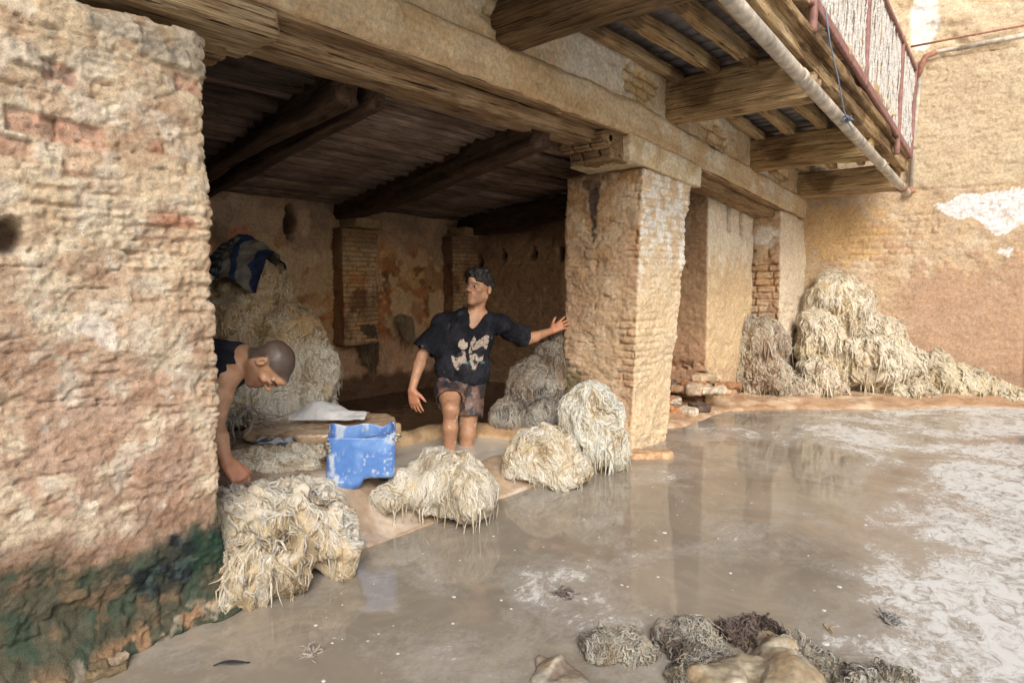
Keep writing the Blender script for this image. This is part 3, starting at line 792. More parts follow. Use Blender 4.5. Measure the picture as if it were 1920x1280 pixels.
for j, (x, w, h_) in enumerate(((.075, .09, .075), (.345, .085, .10), (.62, .075, .11), (.83, .07, .10))):
    for (ya, yb) in ((.8, 2.58), (2.75, 4.47), (4.62, 6.19), (6.35, 7.62)):
        beam('joist', (x, ya, 2.745 + h_ / 2 - .05 + zb(ya)), (x + .01, yb, 2.745 + h_ / 2 - .05 + zb(yb)), w, h_, M_WBAL, balc, .009, .016, .02, seed=j * 5 + int(yb), colf=tint((1.0, .95, .88), (1,)))
y = .2; k = 0
while y < 7.85:
    w = rr.uniform(.11, .17)
    beam('floor_board', (-.0, y + w / 2, 2.835 + zb(y)), (1.0, y + w / 2, 2.835 + zb(y)), w - .006, .02, M_BOARD, balc, .003, .05, .003, seed=k); y += w; k += 1
def bz(y, z0, sl=-.07): return z0 + sl * (y - 3.4)
beam('edge_beam', (.985, .2, bz(.2, 2.73, -.06)), (.985, 7.75, bz(7.75, 2.73, -.072)), .09, .13, M_WBAL, balc, .012, .018, .02, seed=77, colf=tint((1.05, 1.0, .92), (1,)))
beam('edge_board', (1.045, .2, bz(.2, 2.81, -.07)), (1.045, 7.7, bz(7.7, 2.81, -.08)), .05, .07, M_WBAL, balc, .012, .018, .012, seed=78, colf=tint((.8, .75, .7), (1,)))
# crumbling earth floor on the boards
V, F, c = rbox(((.0, 1.07), (.2, 7.8), (2.86, 2.93)), (.03, .02, .012), .02, lambda P_, N_v: fbm(P_, 9, 4, 311) * .03, lambda P_, N_v, h: mixc(V3(.48, .34, .2), V3(.7, .6, .44), ss(-.2, .3, fbm(P_, 7, 4, 312))))
V[:, 2] += np.maximum(-.068 * np.maximum(V[:, 1] - 4, 0), -9) + np.where(V[:, 1] < 4, -.0 * V[:, 1], 0)
o = mk('earth_floor', V, F, M_PL, None, True, c); adopt(o, balc)

# railing
M_RAIL = mat_simple('faded_red_paint', (.27, .135, .115), .65, var=.35, scale=20, b_=.002)
M_LIME = mat_simple('lime_crusted_iron', (.54, .52, .49), .85, var=.45, scale=70, b_=.004)
M_MAROON = mat_simple('maroon_shutter', (.16, .035, .03), .6, var=.3)
rail = empty('balcony_railing', (1.07, 5.9, 2.7), 'faded red balcony railing with lime crusted iron bars', 'railing')
def rz(y): return 2.885 - .115 * (y - 4.22)
def rtop(y): return rz(y) + .82
def bar(nm, p0, p1, w, h, mat, par, seed=0, amp=.0006): return beam(nm, p0, p1, w, h, mat, par, amp, .02, .004, seed=seed)
bar('bottom_rail', (1.07, 4.15, rz(4.15)), (1.07, 7.6, rz(7.6)), .035, .07, M_RAIL, rail, 1)
bar('top_rail', (1.07, 4.15, rtop(4.15)), (1.07, 7.6, rtop(7.6)), .05, .05, M_RAIL, rail, 2)
for y in (4.2, 5.53, 6.88, 7.55):
    w = .045
    V, F, c = rbox(((1.05, 1.095), (y - w / 2, y + w / 2), (rz(y) - (.18 if y in (4.2, 6.88) else .04), rtop(y) + .05)), .02, .004)
    adopt(mk('post', V, F, M_RAIL, None, True, c), rail)
def baluster(y, i):
    z0, z1 = rz(y) + .03, rtop(y) - .02; n = 34; t = np.linspace(0, 1, n)
    p = np.stack([1.07 + .004 * np.sin(t * 9 + i) + .008 * vn(np.stack([t * 6, t * 0 + i, t * 0], 1), 5), y + .009 * vn(np.stack([t * 9, t * 0 + i, t * 0 + 4], 1), 6), z0 + (z1 - z0) * t], 1)
    r = .0085 + .0065 * np.clip(vn(np.stack([t * 22, t * 0 + i * 3.1, t * 0], 1), 8), -.6, 1)
    return tube(p, r, 6)
def scroll(y, z, r, i, turns=1.4):
    t = np.linspace(0, 1, 22); a = t * turns * 2 * math.pi + i
    p = np.stack([1.066 + 0 * t, y + r * (1 - .6 * t) * np.cos(a), z + r * (1 - .6 * t) * np.sin(a)], 1); return tube(p, .005, 5)
ys = [yy for yy in np.arange(4.27, 7.5, .038) if min(abs(yy - q) for q in (5.53, 6.88)) > .03]
for i, yy in enumerate(ys[:90]):
    V, F, c = baluster(yy + rr.uniform(-.006, .006), i)
    adopt(mk('baluster', V, F, M_LIME, None, True, c), rail)
for i in range(96):
    yy = rr.uniform(4.3, 7.4); V, F, c = scroll(yy, rz(yy) + rr.uniform(.08, .74), rr.uniform(.02, .04), i); adopt(mk('iron_scroll', V, F, M_LIME, None, True, c), rail)
V, F, c = rbox(((.2, .24), (7.2, 7.65), (2.6, 4.4)), .05, .005)
o = mk('shutter', V, F, M_MAROON, None, True, c); recentre(o); tag(o, 'dark maroon shutter standing behind the far end of the railing', 'shutter')

# pipes
M_PIPE = mat_simple('dirty_pipe', (.46, .41, .34), .55, var=.5, scale=14, b_=.002)
M_RUST = mat_simple('rusty_pipe', (.33, .16, .11), .75, var=.4, scale=25, b_=.002)
gut = empty('drain_pipe', (1.05, 5, 2.2), 'long sloping pale drain pipe along the outer edge of the balcony', 'pipe')
p0, p1 = V3(1.11, .8, 2.63), V3(1.02, 7.80, 2.155)
pole('pipe', p0, p1, .040, M_PIPE, gut, seed=3, K=16, res=.1)
for t, r in ((.46, .046), (.80, .046), (.955, .05)):
    q = p0 + (p1 - p0) * t; d = (p1 - p0) / np.linalg.norm(p1 - p0)
    pole('joint_collar', q - d * .03, q + d * .03, r, M_RUST if t > .9 else M_PIPE, gut, seed=4, K=16, res=.02)
dp = empty('wall_pipe', (1.05, 7.9, 2.2), 'thin pale pipe turning down the far wall beside the railing', 'pipe')
pa = np.array([(0.995, 8.139, 2.261), (1.007, 8.142, 2.933), (1.032, 8.150, 3.510), (1.056, 8.157, 3.599), (1.132, 8.180, 3.637), (1.356, 8.247, 3.652)])
V, F, c = tube(pa, .022, 10); adopt(mk('pipe', V, F, M_PIPE, None, True, c), dp)
V, F, c = tube(np.array([(1.014, 8.144, 3.402), (1.036, 8.151, 3.525), (1.065, 8.159, 3.603), (1.155, 8.186, 3.639)]), .029, 10); adopt(mk('elbow', V, F, M_RUST, None, True, c), dp)
V, F, c = tube(np.array([(0.965, 8.129, 2.195), (1.030, 8.149, 2.225)]), .035, 10); adopt(mk('joint_collar', V, F, M_RUST, None, True, c), dp)
for t_, (pth, r, M__, lab) in enumerate((([(1.334, 8.240, 3.645), (1.573, 8.312, 3.672), (1.888, 8.406, 3.696)], .026, M_PIPE, 'pale horizontal pipe on the far wall ledge'), ([(0.934, 8.120, 3.726), (1.351, 8.245, 3.759), (1.883, 8.405, 3.794)], .011, M_RUST, 'thin rusty rod running along the far wall above the pipe'))):
    V, F, c = tube(np.array(pth), r, 10); o = mk('wall_pipe', V, F, M__, None, True, c); recentre(o); tag(o, lab, 'pipe')
# blue wire tied to the railing and hanging over the pipe
M_WIRE = mat_simple('blue_wire', (.18, .25, .33), .6)
V, F, c = tube(np.array([(1.120, 4.276, 2.847), (1.120, 4.394, 2.694), (1.130, 4.583, 2.513), (1.130, 4.743, 2.362), (1.120, 4.909, 2.309), (1.110, 5.075, 2.294)]), .0045, 6)
parts = [(V, F, c)]
for i in range(9):
    q = V3(*(1.120, 4.878, 2.321)) + RNG.normal(0, .018, (5, 3)); parts.append(tube(q, .004, 5))
V, F, c = join(parts); o = mk('tied_wire', V, F, M_WIRE, None, True, c); recentre(o); tag(o, 'knotted blue grey wire hanging from the railing to the drain pipe', 'wire')

# ================================================================== FAR WALL
fwc = [[[(-.3, 7.80, -.2), (-.3, 7.80, 3.6)], [(-.3, 8.4, -.2), (-.3, 8.4, 3.6)]], [[(2.03, 8.50, -.2), (1.98, 8.485, 3.6)], [(2.03, 9.1, -.2), (1.98, 9.1, 3.6)]]]
WPATCH = [(1.20, 2.06), (1.32, 2.09), (1.46, 2.16), (1.60, 2.15), (1.75, 2.19), (2.0, 2.17), (2.05, 1.85), (1.93, 1.82), (1.83, 1.73), (1.74, 1.71), (1.64, 1.82), (1.52, 1.9), (1.36, 1.93), (1.27, 2.0)]
def far_e(P_, N_v, n1, n2): return np.maximum(spot(P_[:, 0], P_[:, 2], .62, 1.65, .45, .28, n2 * .7), spot(P_[:, 0], P_[:, 2], 1.1, 1.85, .25, .15, n2 * .7)) * .8
df, cf = gen_mason(251, far_e, 1.0, course=.07, red=.9)
def far_d(P_, N_v):
    x, z = P_[:, 0], P_[:, 2]; n2 = fbm(P_, 9, 3, 257)
    sm = ss(1.5, 1.3, z + .25 * n2 - .15 * (x - 1.2)) * ss(.9, 1.1, x)
    h = df(P_, N_v) * (1 - .6 * sm) + .012 * sm + .02 * ss(2.25, 2.20, z) * 0
    return h + fbm(P_, 30, 3, 258) * .004 - ss(.02, .0, np.abs(z - 2.23 - .01 * n2)) * .012
def far_col(P_, N_v, h):
    x, z = P_[:, 0], P_[:, 2]; n2 = fbm(P_, 9, 4, 257); n1 = fbm(P_, 25, 3, 259)
    c = cf(P_, N_v, h)
    c = mixc(c, V3(.62, .46, .27), .45 * np.ones(len(x)))
    c = mixc(c, V3(.66, .54, .35), ss(2.2, 2.3, z) * .6)
    sm = ss(1.5, 1.25, z + .25 * n2 - .15 * (x - 1.2)) * ss(.8, 1.05, x + n2 * .15)
    c = mixc(c, V3(.50, .32, .20), sm * .8)
    c = mixc(c, V3(.68, .43, .17), spot(x, z, .35, 1.75, .45, .35, n2 * .5) * .6)
    wp = in_poly(x + .03 * n2 + .012 * n1, z + .03 * n2 + .012 * n1, WPATCH) | (spot(x, z, 1.80, 1.55, .07, .06, n2 * .9) > .6)
    c = mixc(c, V3(.86, .84, .80), wp * (.95 - .5 * ss(.35, .6, n1)))
    c = mixc(c, V3(.42, .30, .19), ss(.72, .9, ridged(P_, 9, 3, 260)) * ss(2.2, 2.4, z) * .5)
    c = mixc(c, V3(.40, .26, .17), ss(.45, .2, z + .1 * n2) * .6)
    return c * V3(.86, .87, .92)
V, F, c = rbox(fwc, (.014, .06, .014), .03, far_d, far_col)
o = mk('courtyard_wall', V, F, M_PL, None, True, c); recentre(o)
tag(o, 'tall tan courtyard wall at the far end with a torn white plaster patch', 'wall')
du2, cu2 = gen_mason(271, lambda P_, N_v, n1, n2: ss(0, .4, n1) * .9, 1.6, course=.16)
fw2 = [[[(-.3, 7.86, 3.58), (-.3, 7.86, 5.6)], [(-.3, 8.5, 3.58), (-.3, 8.5, 5.6)]], [[(3.4, 8.97, 3.58), (3.4, 8.97, 5.6)], [(3.4, 9.6, 3.58), (3.4, 9.6, 5.6)]]]
def up_col(P_, N_v, h):
    x, z = P_[:, 0], P_[:, 2]; c = cu2(P_, N_v, h); c = mixc(c, V3(.66, .56, .38), .5 * np.ones(len(x)))
    return mixc(c, V3(.84, .83, .78), spot(x, z, 1.02, 4.0, .12, .34, fbm(P_, 6, 3, 275) * .35, .15))
V, F, c = rbox(fw2, (.02, .06, .02), .04, lambda P_, N_v: du2(P_, N_v) + .03 * fbm(P_, 5, 3, 276), up_col)
o = mk('rubble_wall', V, F, M_PL, None, True, c); recentre(o); tag(o, 'rough stone upper wall above the pipes with a white painted strip', 'wall')
dr, cr_ = gen_mason(281)
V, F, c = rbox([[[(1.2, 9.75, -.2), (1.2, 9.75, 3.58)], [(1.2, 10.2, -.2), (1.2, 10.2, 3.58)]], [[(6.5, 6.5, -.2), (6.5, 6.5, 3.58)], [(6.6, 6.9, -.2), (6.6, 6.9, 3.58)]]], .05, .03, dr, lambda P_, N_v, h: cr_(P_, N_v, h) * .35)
o = mk('courtyard_wall', V, F, M_PL, None, True, c); recentre(o); tag(o, 'dark passage wall at the right edge beyond the corner of the tan wall', 'wall')

# ================================================================== GROUND, SLAB, SHORE
def grid(x0, x1, y0, y1, res, zf, keep=None):
    nx, ny = int((x1 - x0) / res) + 1, int((y1 - y0) / res) + 1
    X, Y = np.meshgrid(np.linspace(x0, x1, nx), np.linspace(y0, y1, ny), indexing='ij')
    P_ = np.stack([X.ravel(), Y.ravel(), np.zeros(X.size)], 1); P_[:, 2] = zf(P_)
    I = np.arange(X.size).reshape(X.shape); F = np.stack([I[:-1, :-1], I[1:, :-1], I[1:, 1:], I[:-1, 1:]], -1).reshape(-1, 4)
    if keep is not None:
        F = F[keep(P_[F].mean(1))]
    return P_, F
def slab_z(P_):
    x, y = P_[:, 0], P_[:, 1]; t = -x - .06 + .02 * fbm(P_, 3, 2, 320)
    back = ss(2.35, 1.75, y + .25 * (x + .4))
    z = .012 + ss(0, .42, t) * (.085 + .17 * back) + .004 * fbm(P_, 14, 3, 321) + .010 * fbm(P_, 3, 3, 322)
    z = np.where(t < 0, .012 + t * 3.0, z)
    basin = ss(-.42, -.50, x + .02 * fbm(P_, 5, 2, 323)) * ss(2.35, 2.5, y + .25 * (x + .4)) 
    z = z - basin * .35
    z = np.where(x < -1.25 + .0 * y, np.minimum(z, .30), z)
    return z
P_, F = grid(-1.7, .0, .95, 4.05, .012, slab_z)
def slab_c(P_):
    c = mixc(V3(.34, .25, .175), V3(.48, .36, .25), ss(-.2, .4, fbm(P_, 4, 4, 324)))
    c = mixc(c, V3(.24, .15, .095), ss(-.05, .3, fbm(P_, 3.2, 4, 325) - .45 * ss(-.40, -.10, P_[:, 0])) * .8)
    c = mixc(c, V3(.55, .49, .42), ss(.1, .35, fbm(P_, 5, 3, 326)) * .5)
    return c
m_slab, nt, bs = nodes('wet_slab')
at = N_(nt, 'ShaderNodeAttribute', attribute_name='Col').outputs['Color']; tc = N_(nt, 'ShaderNodeTexCoord').outputs['Object']
n1 = noise(nt, tc, 30, 6, .6); n2 = noise(nt, tc, 4, 4, .6)
nt.links.new(mulc(nt, at, rng(nt, n1, .3, .7, .85, 1.15)), bs.inputs['Base Color'])
nt.links.new(rng(nt, n2, .45, .62, .08, .5), bs.inputs['Roughness']); bump(nt, bs, [n1], [.003])
o = mk('washing_slab', P_, F, m_slab, None, True, slab_c(P_)); tag(o, kind='structure')
# shore of mud in front of the far wall
SH = [(-.6, 3.9), (-.11, 5.0), (-.09, 5.5), (-.06, 6.03), (.24, 6.3), (.65, 6.76), (1.22, 7.16), (1.6, 7.72), (2.1, 8.0), (3.2, 8.8)]
def shore_z(P_):
    x, y = P_[:, 0], P_[:, 1]
    xs = np.array([p[0] for p in SH]); ysh = np.array([p[1] for p in SH])
    yb_ = np.interp(x, xs, ysh); xb_ = np.interp(y, ysh, xs)
    d = np.minimum(y - yb_, (xb_ - x) * 1.0) + .05 * fbm(P_, 3, 3, 331)
    d = np.where(x < -.05, (xb_ - x) + .03 * fbm(P_, 5, 3, 331), d)
    return -.06 + ss(-.1, .06, d) * .085 + ss(0, .4, d) * .04 + .016 * fbm(P_, 6, 4, 332) * ss(-.05, .1, d)
P_, F = grid(-1.3, 3.4, 4.55, 9.3, .02, shore_z)
cs = mixc(V3(.42, .27, .165), V3(.56, .42, .29), ss(-.2, .4, fbm(P_, 4, 4, 333))); cs = mixc(cs, V3(.30, .17, .09), ss(.1, .4, fbm(P_, 9, 4, 334)) * .6)
o = mk('mud_shore', P_, F, m_slab, None, True, cs); tag(o, kind='structure')

# ground sheet under everything
P_, F = grid(-60, 60, -60, 60, 4, lambda q: np.full(len(q), -.5))
o = mk('ground', P_, F, M_PL, None, True, np.ones((len(P_), 3)) * V3(.3, .21, .14)); tag(o, kind='structure')

# ================================================================== WATER
def mat_water(name, foam=True, base=(.24, .208, .166), dark=1.0, rough=.04):
    m, nt, b = nodes(name)
    geo = N_(nt, 'ShaderNodeNewGeometry').outputs['Position']
    big = noise(nt, geo, .9, 5, .55, 1.2)
    swirl = noise(nt, mapping(nt, geo, (1.2, 1.2, 1), (0, 0, .5)), 2.2, 7, .62, 2.2)
    c = mix(nt, rng(nt, big, .35, .65, 0, 1), tuple(v * .85 for v in base), tuple(v * 1.25 for v in base))
    c = mix(nt, rng(nt, swirl, .5, .66, 0, .35), c, (base[0] * 1.7, base[1] * 1.65, base[2] * 1.5))
    ro = rough
    if foam:
        sep = N_(nt, 'ShaderNodeSeparateXYZ'); nt.links.new(geo, sep.inputs[0]); X, Y = sep.outputs[0], sep.outputs[1]
        # scum zone lies to the right: distance across the line running from the near right to the far left
        ed = noise(nt, geo, 1.6, 5, .6, .8)
        lin_ = math_(nt, 'SUBTRACT', math_(nt, 'SUBTRACT', X, math_(nt, 'MULTIPLY', math_(nt, 'ABSOLUTE', math_(nt, 'SUBTRACT', Y, 3.1)), -.06)), 1.72)
        far_ = math_(nt, 'SUBTRACT', Y, math_(nt, 'ADD', math_(nt, 'MULTIPLY', X, .0), 4.6))
        zone = math_(nt, 'MAXIMUM', rng(nt, lin_, -.12, .28, 0, 1), math_(nt, 'MULTIPLY', rng(nt, far_, -.3, .9, 0, .75), rng(nt, X, .15, .9, 0, 1)))
        zone = math_(nt, 'ADD', zone, rng(nt, ed, .3, .7, -.8, .75))
        f1 = noise(nt, mapping(nt, geo, (1.5, 1, 1), (0, 0, .7)), 4.5, 10, .76, 1.3)
        f2 = noise(nt, mapping(nt, geo, (1.4, 1, 1), (0, 0, .7)), 34, 9, .78, .7)
        fm = math_(nt, 'ADD', math_(nt, 'MULTIPLY', zone, .42), math_(nt, 'ADD', math_(nt, 'MULTIPLY', f1, .70), math_(nt, 'MULTIPLY', f2, .70)))
        foamm = rng(nt, fm, .91, 1.08, 0, 1)
        thin = rng(nt, fm, .66, .88, 0, .55)
        c = mix(nt, thin, c, (.38, .36, .33))
        c = mix(nt, math_(nt, 'MULTIPLY', foamm, .85), c, (.70, .71, .69))
        # brown scum streaks inside the foam
        f3 = noise(nt, mapping(nt, geo, (1.5, 1, 1), (0, 0, .7)), 9, 10, .80, 1.1)
        br = math_(nt, 'MULTIPLY', rng(nt, f3, .48, .62, 0, .9), rng(nt, zone, .35, .9, 0, 1))
        c = mix(nt, br, c, (.23, .175, .125))
        v = N_(nt, 'ShaderNodeTexVoronoi'); v.inputs['Scale'].default_value = 14; nt.links.new(geo, v.inputs['Vector'])
        sp = rng(nt, v.outputs['Distance'], .05, .11, 1, 0)
        sel = rng(nt, v.outputs['Color'], .70, .74, 0, 1)
        speck = math_(nt, 'MULTIPLY', math_(nt, 'MULTIPLY', sp, sel), .8)
        c = mix(nt, speck, c, (.62, .62, .60))
        allf = math_(nt, 'MAXIMUM', foamm, speck)
        nt.links.new(rng(nt, math_(nt, 'MAXIMUM', allf, br), 0, 1, rough, .6), b.inputs['Roughness'])
        rip = noise(nt, mapping(nt, geo, (1, 1.6, 1), (0, 0, .6)), 3.0, 3, .5)
        bump(nt, b, [rip, math_(nt, 'MULTIPLY', fm, rng(nt, zone, .2, 1, 0, 1))], [.0012, .003])
    else:
        b.inputs['Roughness'].default_value = rough
        rip = noise(nt, geo, 9, 3, .5); bump(nt, b, [rip], [.006])
    nt.links.new(c, b.inputs['Base Color']); b.inputs['IOR'].default_value = 1.45; b.inputs['Specular IOR Level'].default_value = .5
    return m
M_WATER = mat_water('murky_pool_water')
P_, F = grid(-.35, 30, -20, 30, .5, lambda q: np.zeros(len(q)))
o = mk('pool_water', P_, F, M_WATER); tag(o, kind='structure')
M_MILK = mat_water('milky_basin_water', False, (.42, .39, .34), rough=.12)
P_, F = grid(-1.12, -.38, 2.3, 4.0, .05, lambda q: np.full(len(q), .085))
o = mk('basin_water', P_, F, M_MILK); tag(o, kind='structure')
M_BLACKW = mat_water('dark_pit_water', False, (.05, .03, .02), rough=.06)
P_, F = grid(-3.12, -1.05, 1.4, 5.6, .1, lambda q: np.full(len(q), .06))
o = mk('pit_water', P_, F, M_BLACKW); tag(o, kind='structure')
# rounded curb between basin and pit
cp = np.array([(-1.284, 2.700, 0.140), (-1.259, 2.915, 0.104), (-1.233, 3.147, 0.094), (-1.154, 3.346, 0.082), (-0.999, 3.476, 0.058), (-0.803, 3.559, 0.017), (-0.662, 3.608, -0.022)])
tt = np.linspace(0, 1, 60); cp = np.stack([np.interp(tt, np.linspace(0, 1, len(cp)), cp[:, k]) for k in range(3)], 1); cp[:, 2] = .03
V, F, c = tube(cp, .135, 40); V += vnormals(V, F) * (fbm(V, 5, 4, 341) * .018)[:, None]
c = mixc(V3(.42, .27, .15), V3(.56, .40, .24), ss(-.2, .3, fbm(V, 5, 4, 342))); c = mixc(c, V3(.2, .12, .07), ss(.1, .4, fbm(V, 7, 4, 343)) * .5)
o = mk('basin_curb', V, F, m_slab, None, True, c); recentre(o); tag(o, 'rounded tan mud curb between the milky basin and the dark pit behind the standing man', 'curb')
# stone bench
bc = [(-1.308, 1.782, 0.375), (-0.967, 1.940, 0.361), (-0.724, 2.277, 0.338), (-0.755, 2.511, 0.311), (-1.036, 2.666, 0.300), (-1.531, 2.441, 0.294), (-1.866, 2.155, 0.298)]
def bench(zt, zb_, shrink=1.0):
    S = SDF((-2.2, 1.7, -.05), (-.5, 3.1, .5), .012)
    a = np.array(bc)[:, :2]; ctr = a.mean(0); a = ctr + (a - ctr) * shrink
    X, Y, Z = np.meshgrid(*S.ax, indexing='ij')
    x, y = X[:, :, 0].ravel(), Y[:, :, 0].ravel(); d = np.full(len(x), 9.)
    for i in range(len(a)):
        p, q = a[i], a[(i + 1) % len(a)]; e = q - p; t = np.clip(((x - p[0]) * e[0] + (y - p[1]) * e[1]) / (e @ e), 0, 1)
        d = np.minimum(d, np.hypot(x - p[0] - t * e[0], y - p[1] - t * e[1]))
    d = np.where(in_poly(x, y, a), -d, d).reshape(X.shape[:2])[:, :, None] - .01
    S.f = np.maximum(d, np.maximum(Z - zt, zb_ - Z)).astype(np.float32) + .012
    V, F = S.mesh(); V = relax(V, F, 2); return V + vnormals(V, F) * (fbm(V, 7, 4, 351) * .014 + fbm(V, 25, 3, 352) * .005)[:, None], F
be = empty('stone_bench', (-1.3, 2.2, .1), 'low worn stone bench with a dark hollow front carrying the white sack', 'bench')
V, F = bench(.36, .27)
c = mixc(V3(.40, .28, .18), V3(.55, .41, .27), ss(-.2, .3, fbm(V, 4, 4, 353))); c = mixc(c, V3(.14, .085, .055), np.maximum(ss(.1, .4, fbm(V, 6, 4, 354)) * .6, ss(.30, .28, V[:, 2]) * .7))
adopt(mk('top_slab', V, F, m_slab, None, True, c), be)
V, F = bench(.285, -.02, .9)
c = mixc(V3(.06, .037, .025), V3(.17, .10, .06), ss(.0, .5, fbm(V, 6, 4, 355)))
adopt(mk('base', V, F, M_PL, None, True, c), be)
# rubble and loose bricks
def rock(name, c_, r, col, seed, lab, cat='stone', group=None, flat=None, rotz=0):
    S = SDF((-r[0] - .03, -r[1] - .03, -r[2] - .03), (r[0] + .03, r[1] + .03, r[2] + .03), max(r) / 14)
    S.box((0, 0, 0), r, min(r) * .6); V, F = S.mesh(); V = V + vnormals(V, F) * (fbm(V + seed, 3 / max(r) * .35, 3, seed) * min(r) * .5)[:, None]
    cc = mixc(np.array(col) * .75, np.array(col) * 1.2, ss(-.2, .3, fbm(V + seed, 20, 3, seed)))
    o = mk(name, V, F, M_PL, None, True, cc); o.location = c_; o.rotation_euler = (rr.uniform(-.1, .1), rr.uniform(-.1, .1), rotz)
    return tag(o, lab, cat, group)
rock('loose_brick', (0.143, 3.999, 0.010), (.17, .085, .028), (.60, .38, .22), 3, 'flat tan brick lying in the water at the foot of the middle pillar', 'brick', rotz=.75)
for i in range(26):
    x, y = rr.uniform(-.62, -.12), rr.uniform(5.35, 6.05); big_ = rr.uniform(.03, .09)
    rock('rubble_stone', (x, y, .03 + (y - 5.3) * .05 + big_ * .3 + (.12 if y > 5.8 else 0)), (big_ * 1.5, big_, big_ * .55), rr.choice([(.5, .38, .27), (.42, .2, .1), (.3, .24, .2), (.62, .52, .4), (.13, .09, .07)]), 20 + i,
         'broken stone or brick lump in the rubble heap beside the middle pillar', 'stone', 'rubble stones', rotz=rr.uniform(0, 3))
for i in range(5):
    rock('rubble_stone', (-.45 + .1 * i, 5.80 + .02 * i, .20 + .06 * (i % 3)), (.13, .06, .035), [(.55, .36, .22), (.45, .23, .12), (.6, .45, .3)][i % 3], 60 + i, 'broken brick sticking out under the mud wall right of the middle pillar', 'stone', 'eroded footing bricks', rotz=.1 * i)
for i in range(7):
    y = rr.uniform(.42, .80); rock('foot_stone', (.075 + .05 * (1 - y) + rr.uniform(-.01, .02), y, rr.uniform(.0, .06)), (rr.uniform(.015, .03), rr.uniform(.02, .05), rr.uniform(.012, .02)), rr.choice([(.36, .22, .13), (.2, .15, .09), (.32, .25, .18)]), 80 + i, 'small orange brown stone set in the algae covered foot of the left pillar', 'stone', 'stones at the foot of the left pillar')

# ================================================================== HIDES (wet wool skins)
def ell_d(P_, prims, k):
    f = np.full(len(P_), 9.)
    for c, r, *R in prims:
        q = P_ - np.array(c)
        if R and R[0]:
            a = R[0]; q = np.stack([q[:, 0] * math.cos(a) + q[:, 1] * math.sin(a), -q[:, 0] * math.sin(a) + q[:, 1] * math.cos(a), q[:, 2]], 1)
        r = np.array(r); k0 = np.linalg.norm(q / r, axis=1); k1 = np.linalg.norm(q / r ** 2, axis=1)
        d = k0 * (k0 - 1) / np.maximum(k1, 1e-6); h = np.clip(.5 + .5 * (f - d) / k, 0, 1); f = f * (1 - h) + d * h - k * h * (1 - h)
    return f
def ell_g(P_, prims, k, e=.004, d0=None):
    d0 = ell_d(P_, prims, k)
    g = np.stack([ell_d(P_ + np.eye(3)[i] * e, prims, k) - d0 for i in range(3)], 1)
    if True: return g / np.maximum(np.linalg.norm(g, axis=1, keepdims=True), 1e-9), d0
    return g / np.maximum(np.linalg.norm(g, axis=1, keepdims=True), 1e-9)

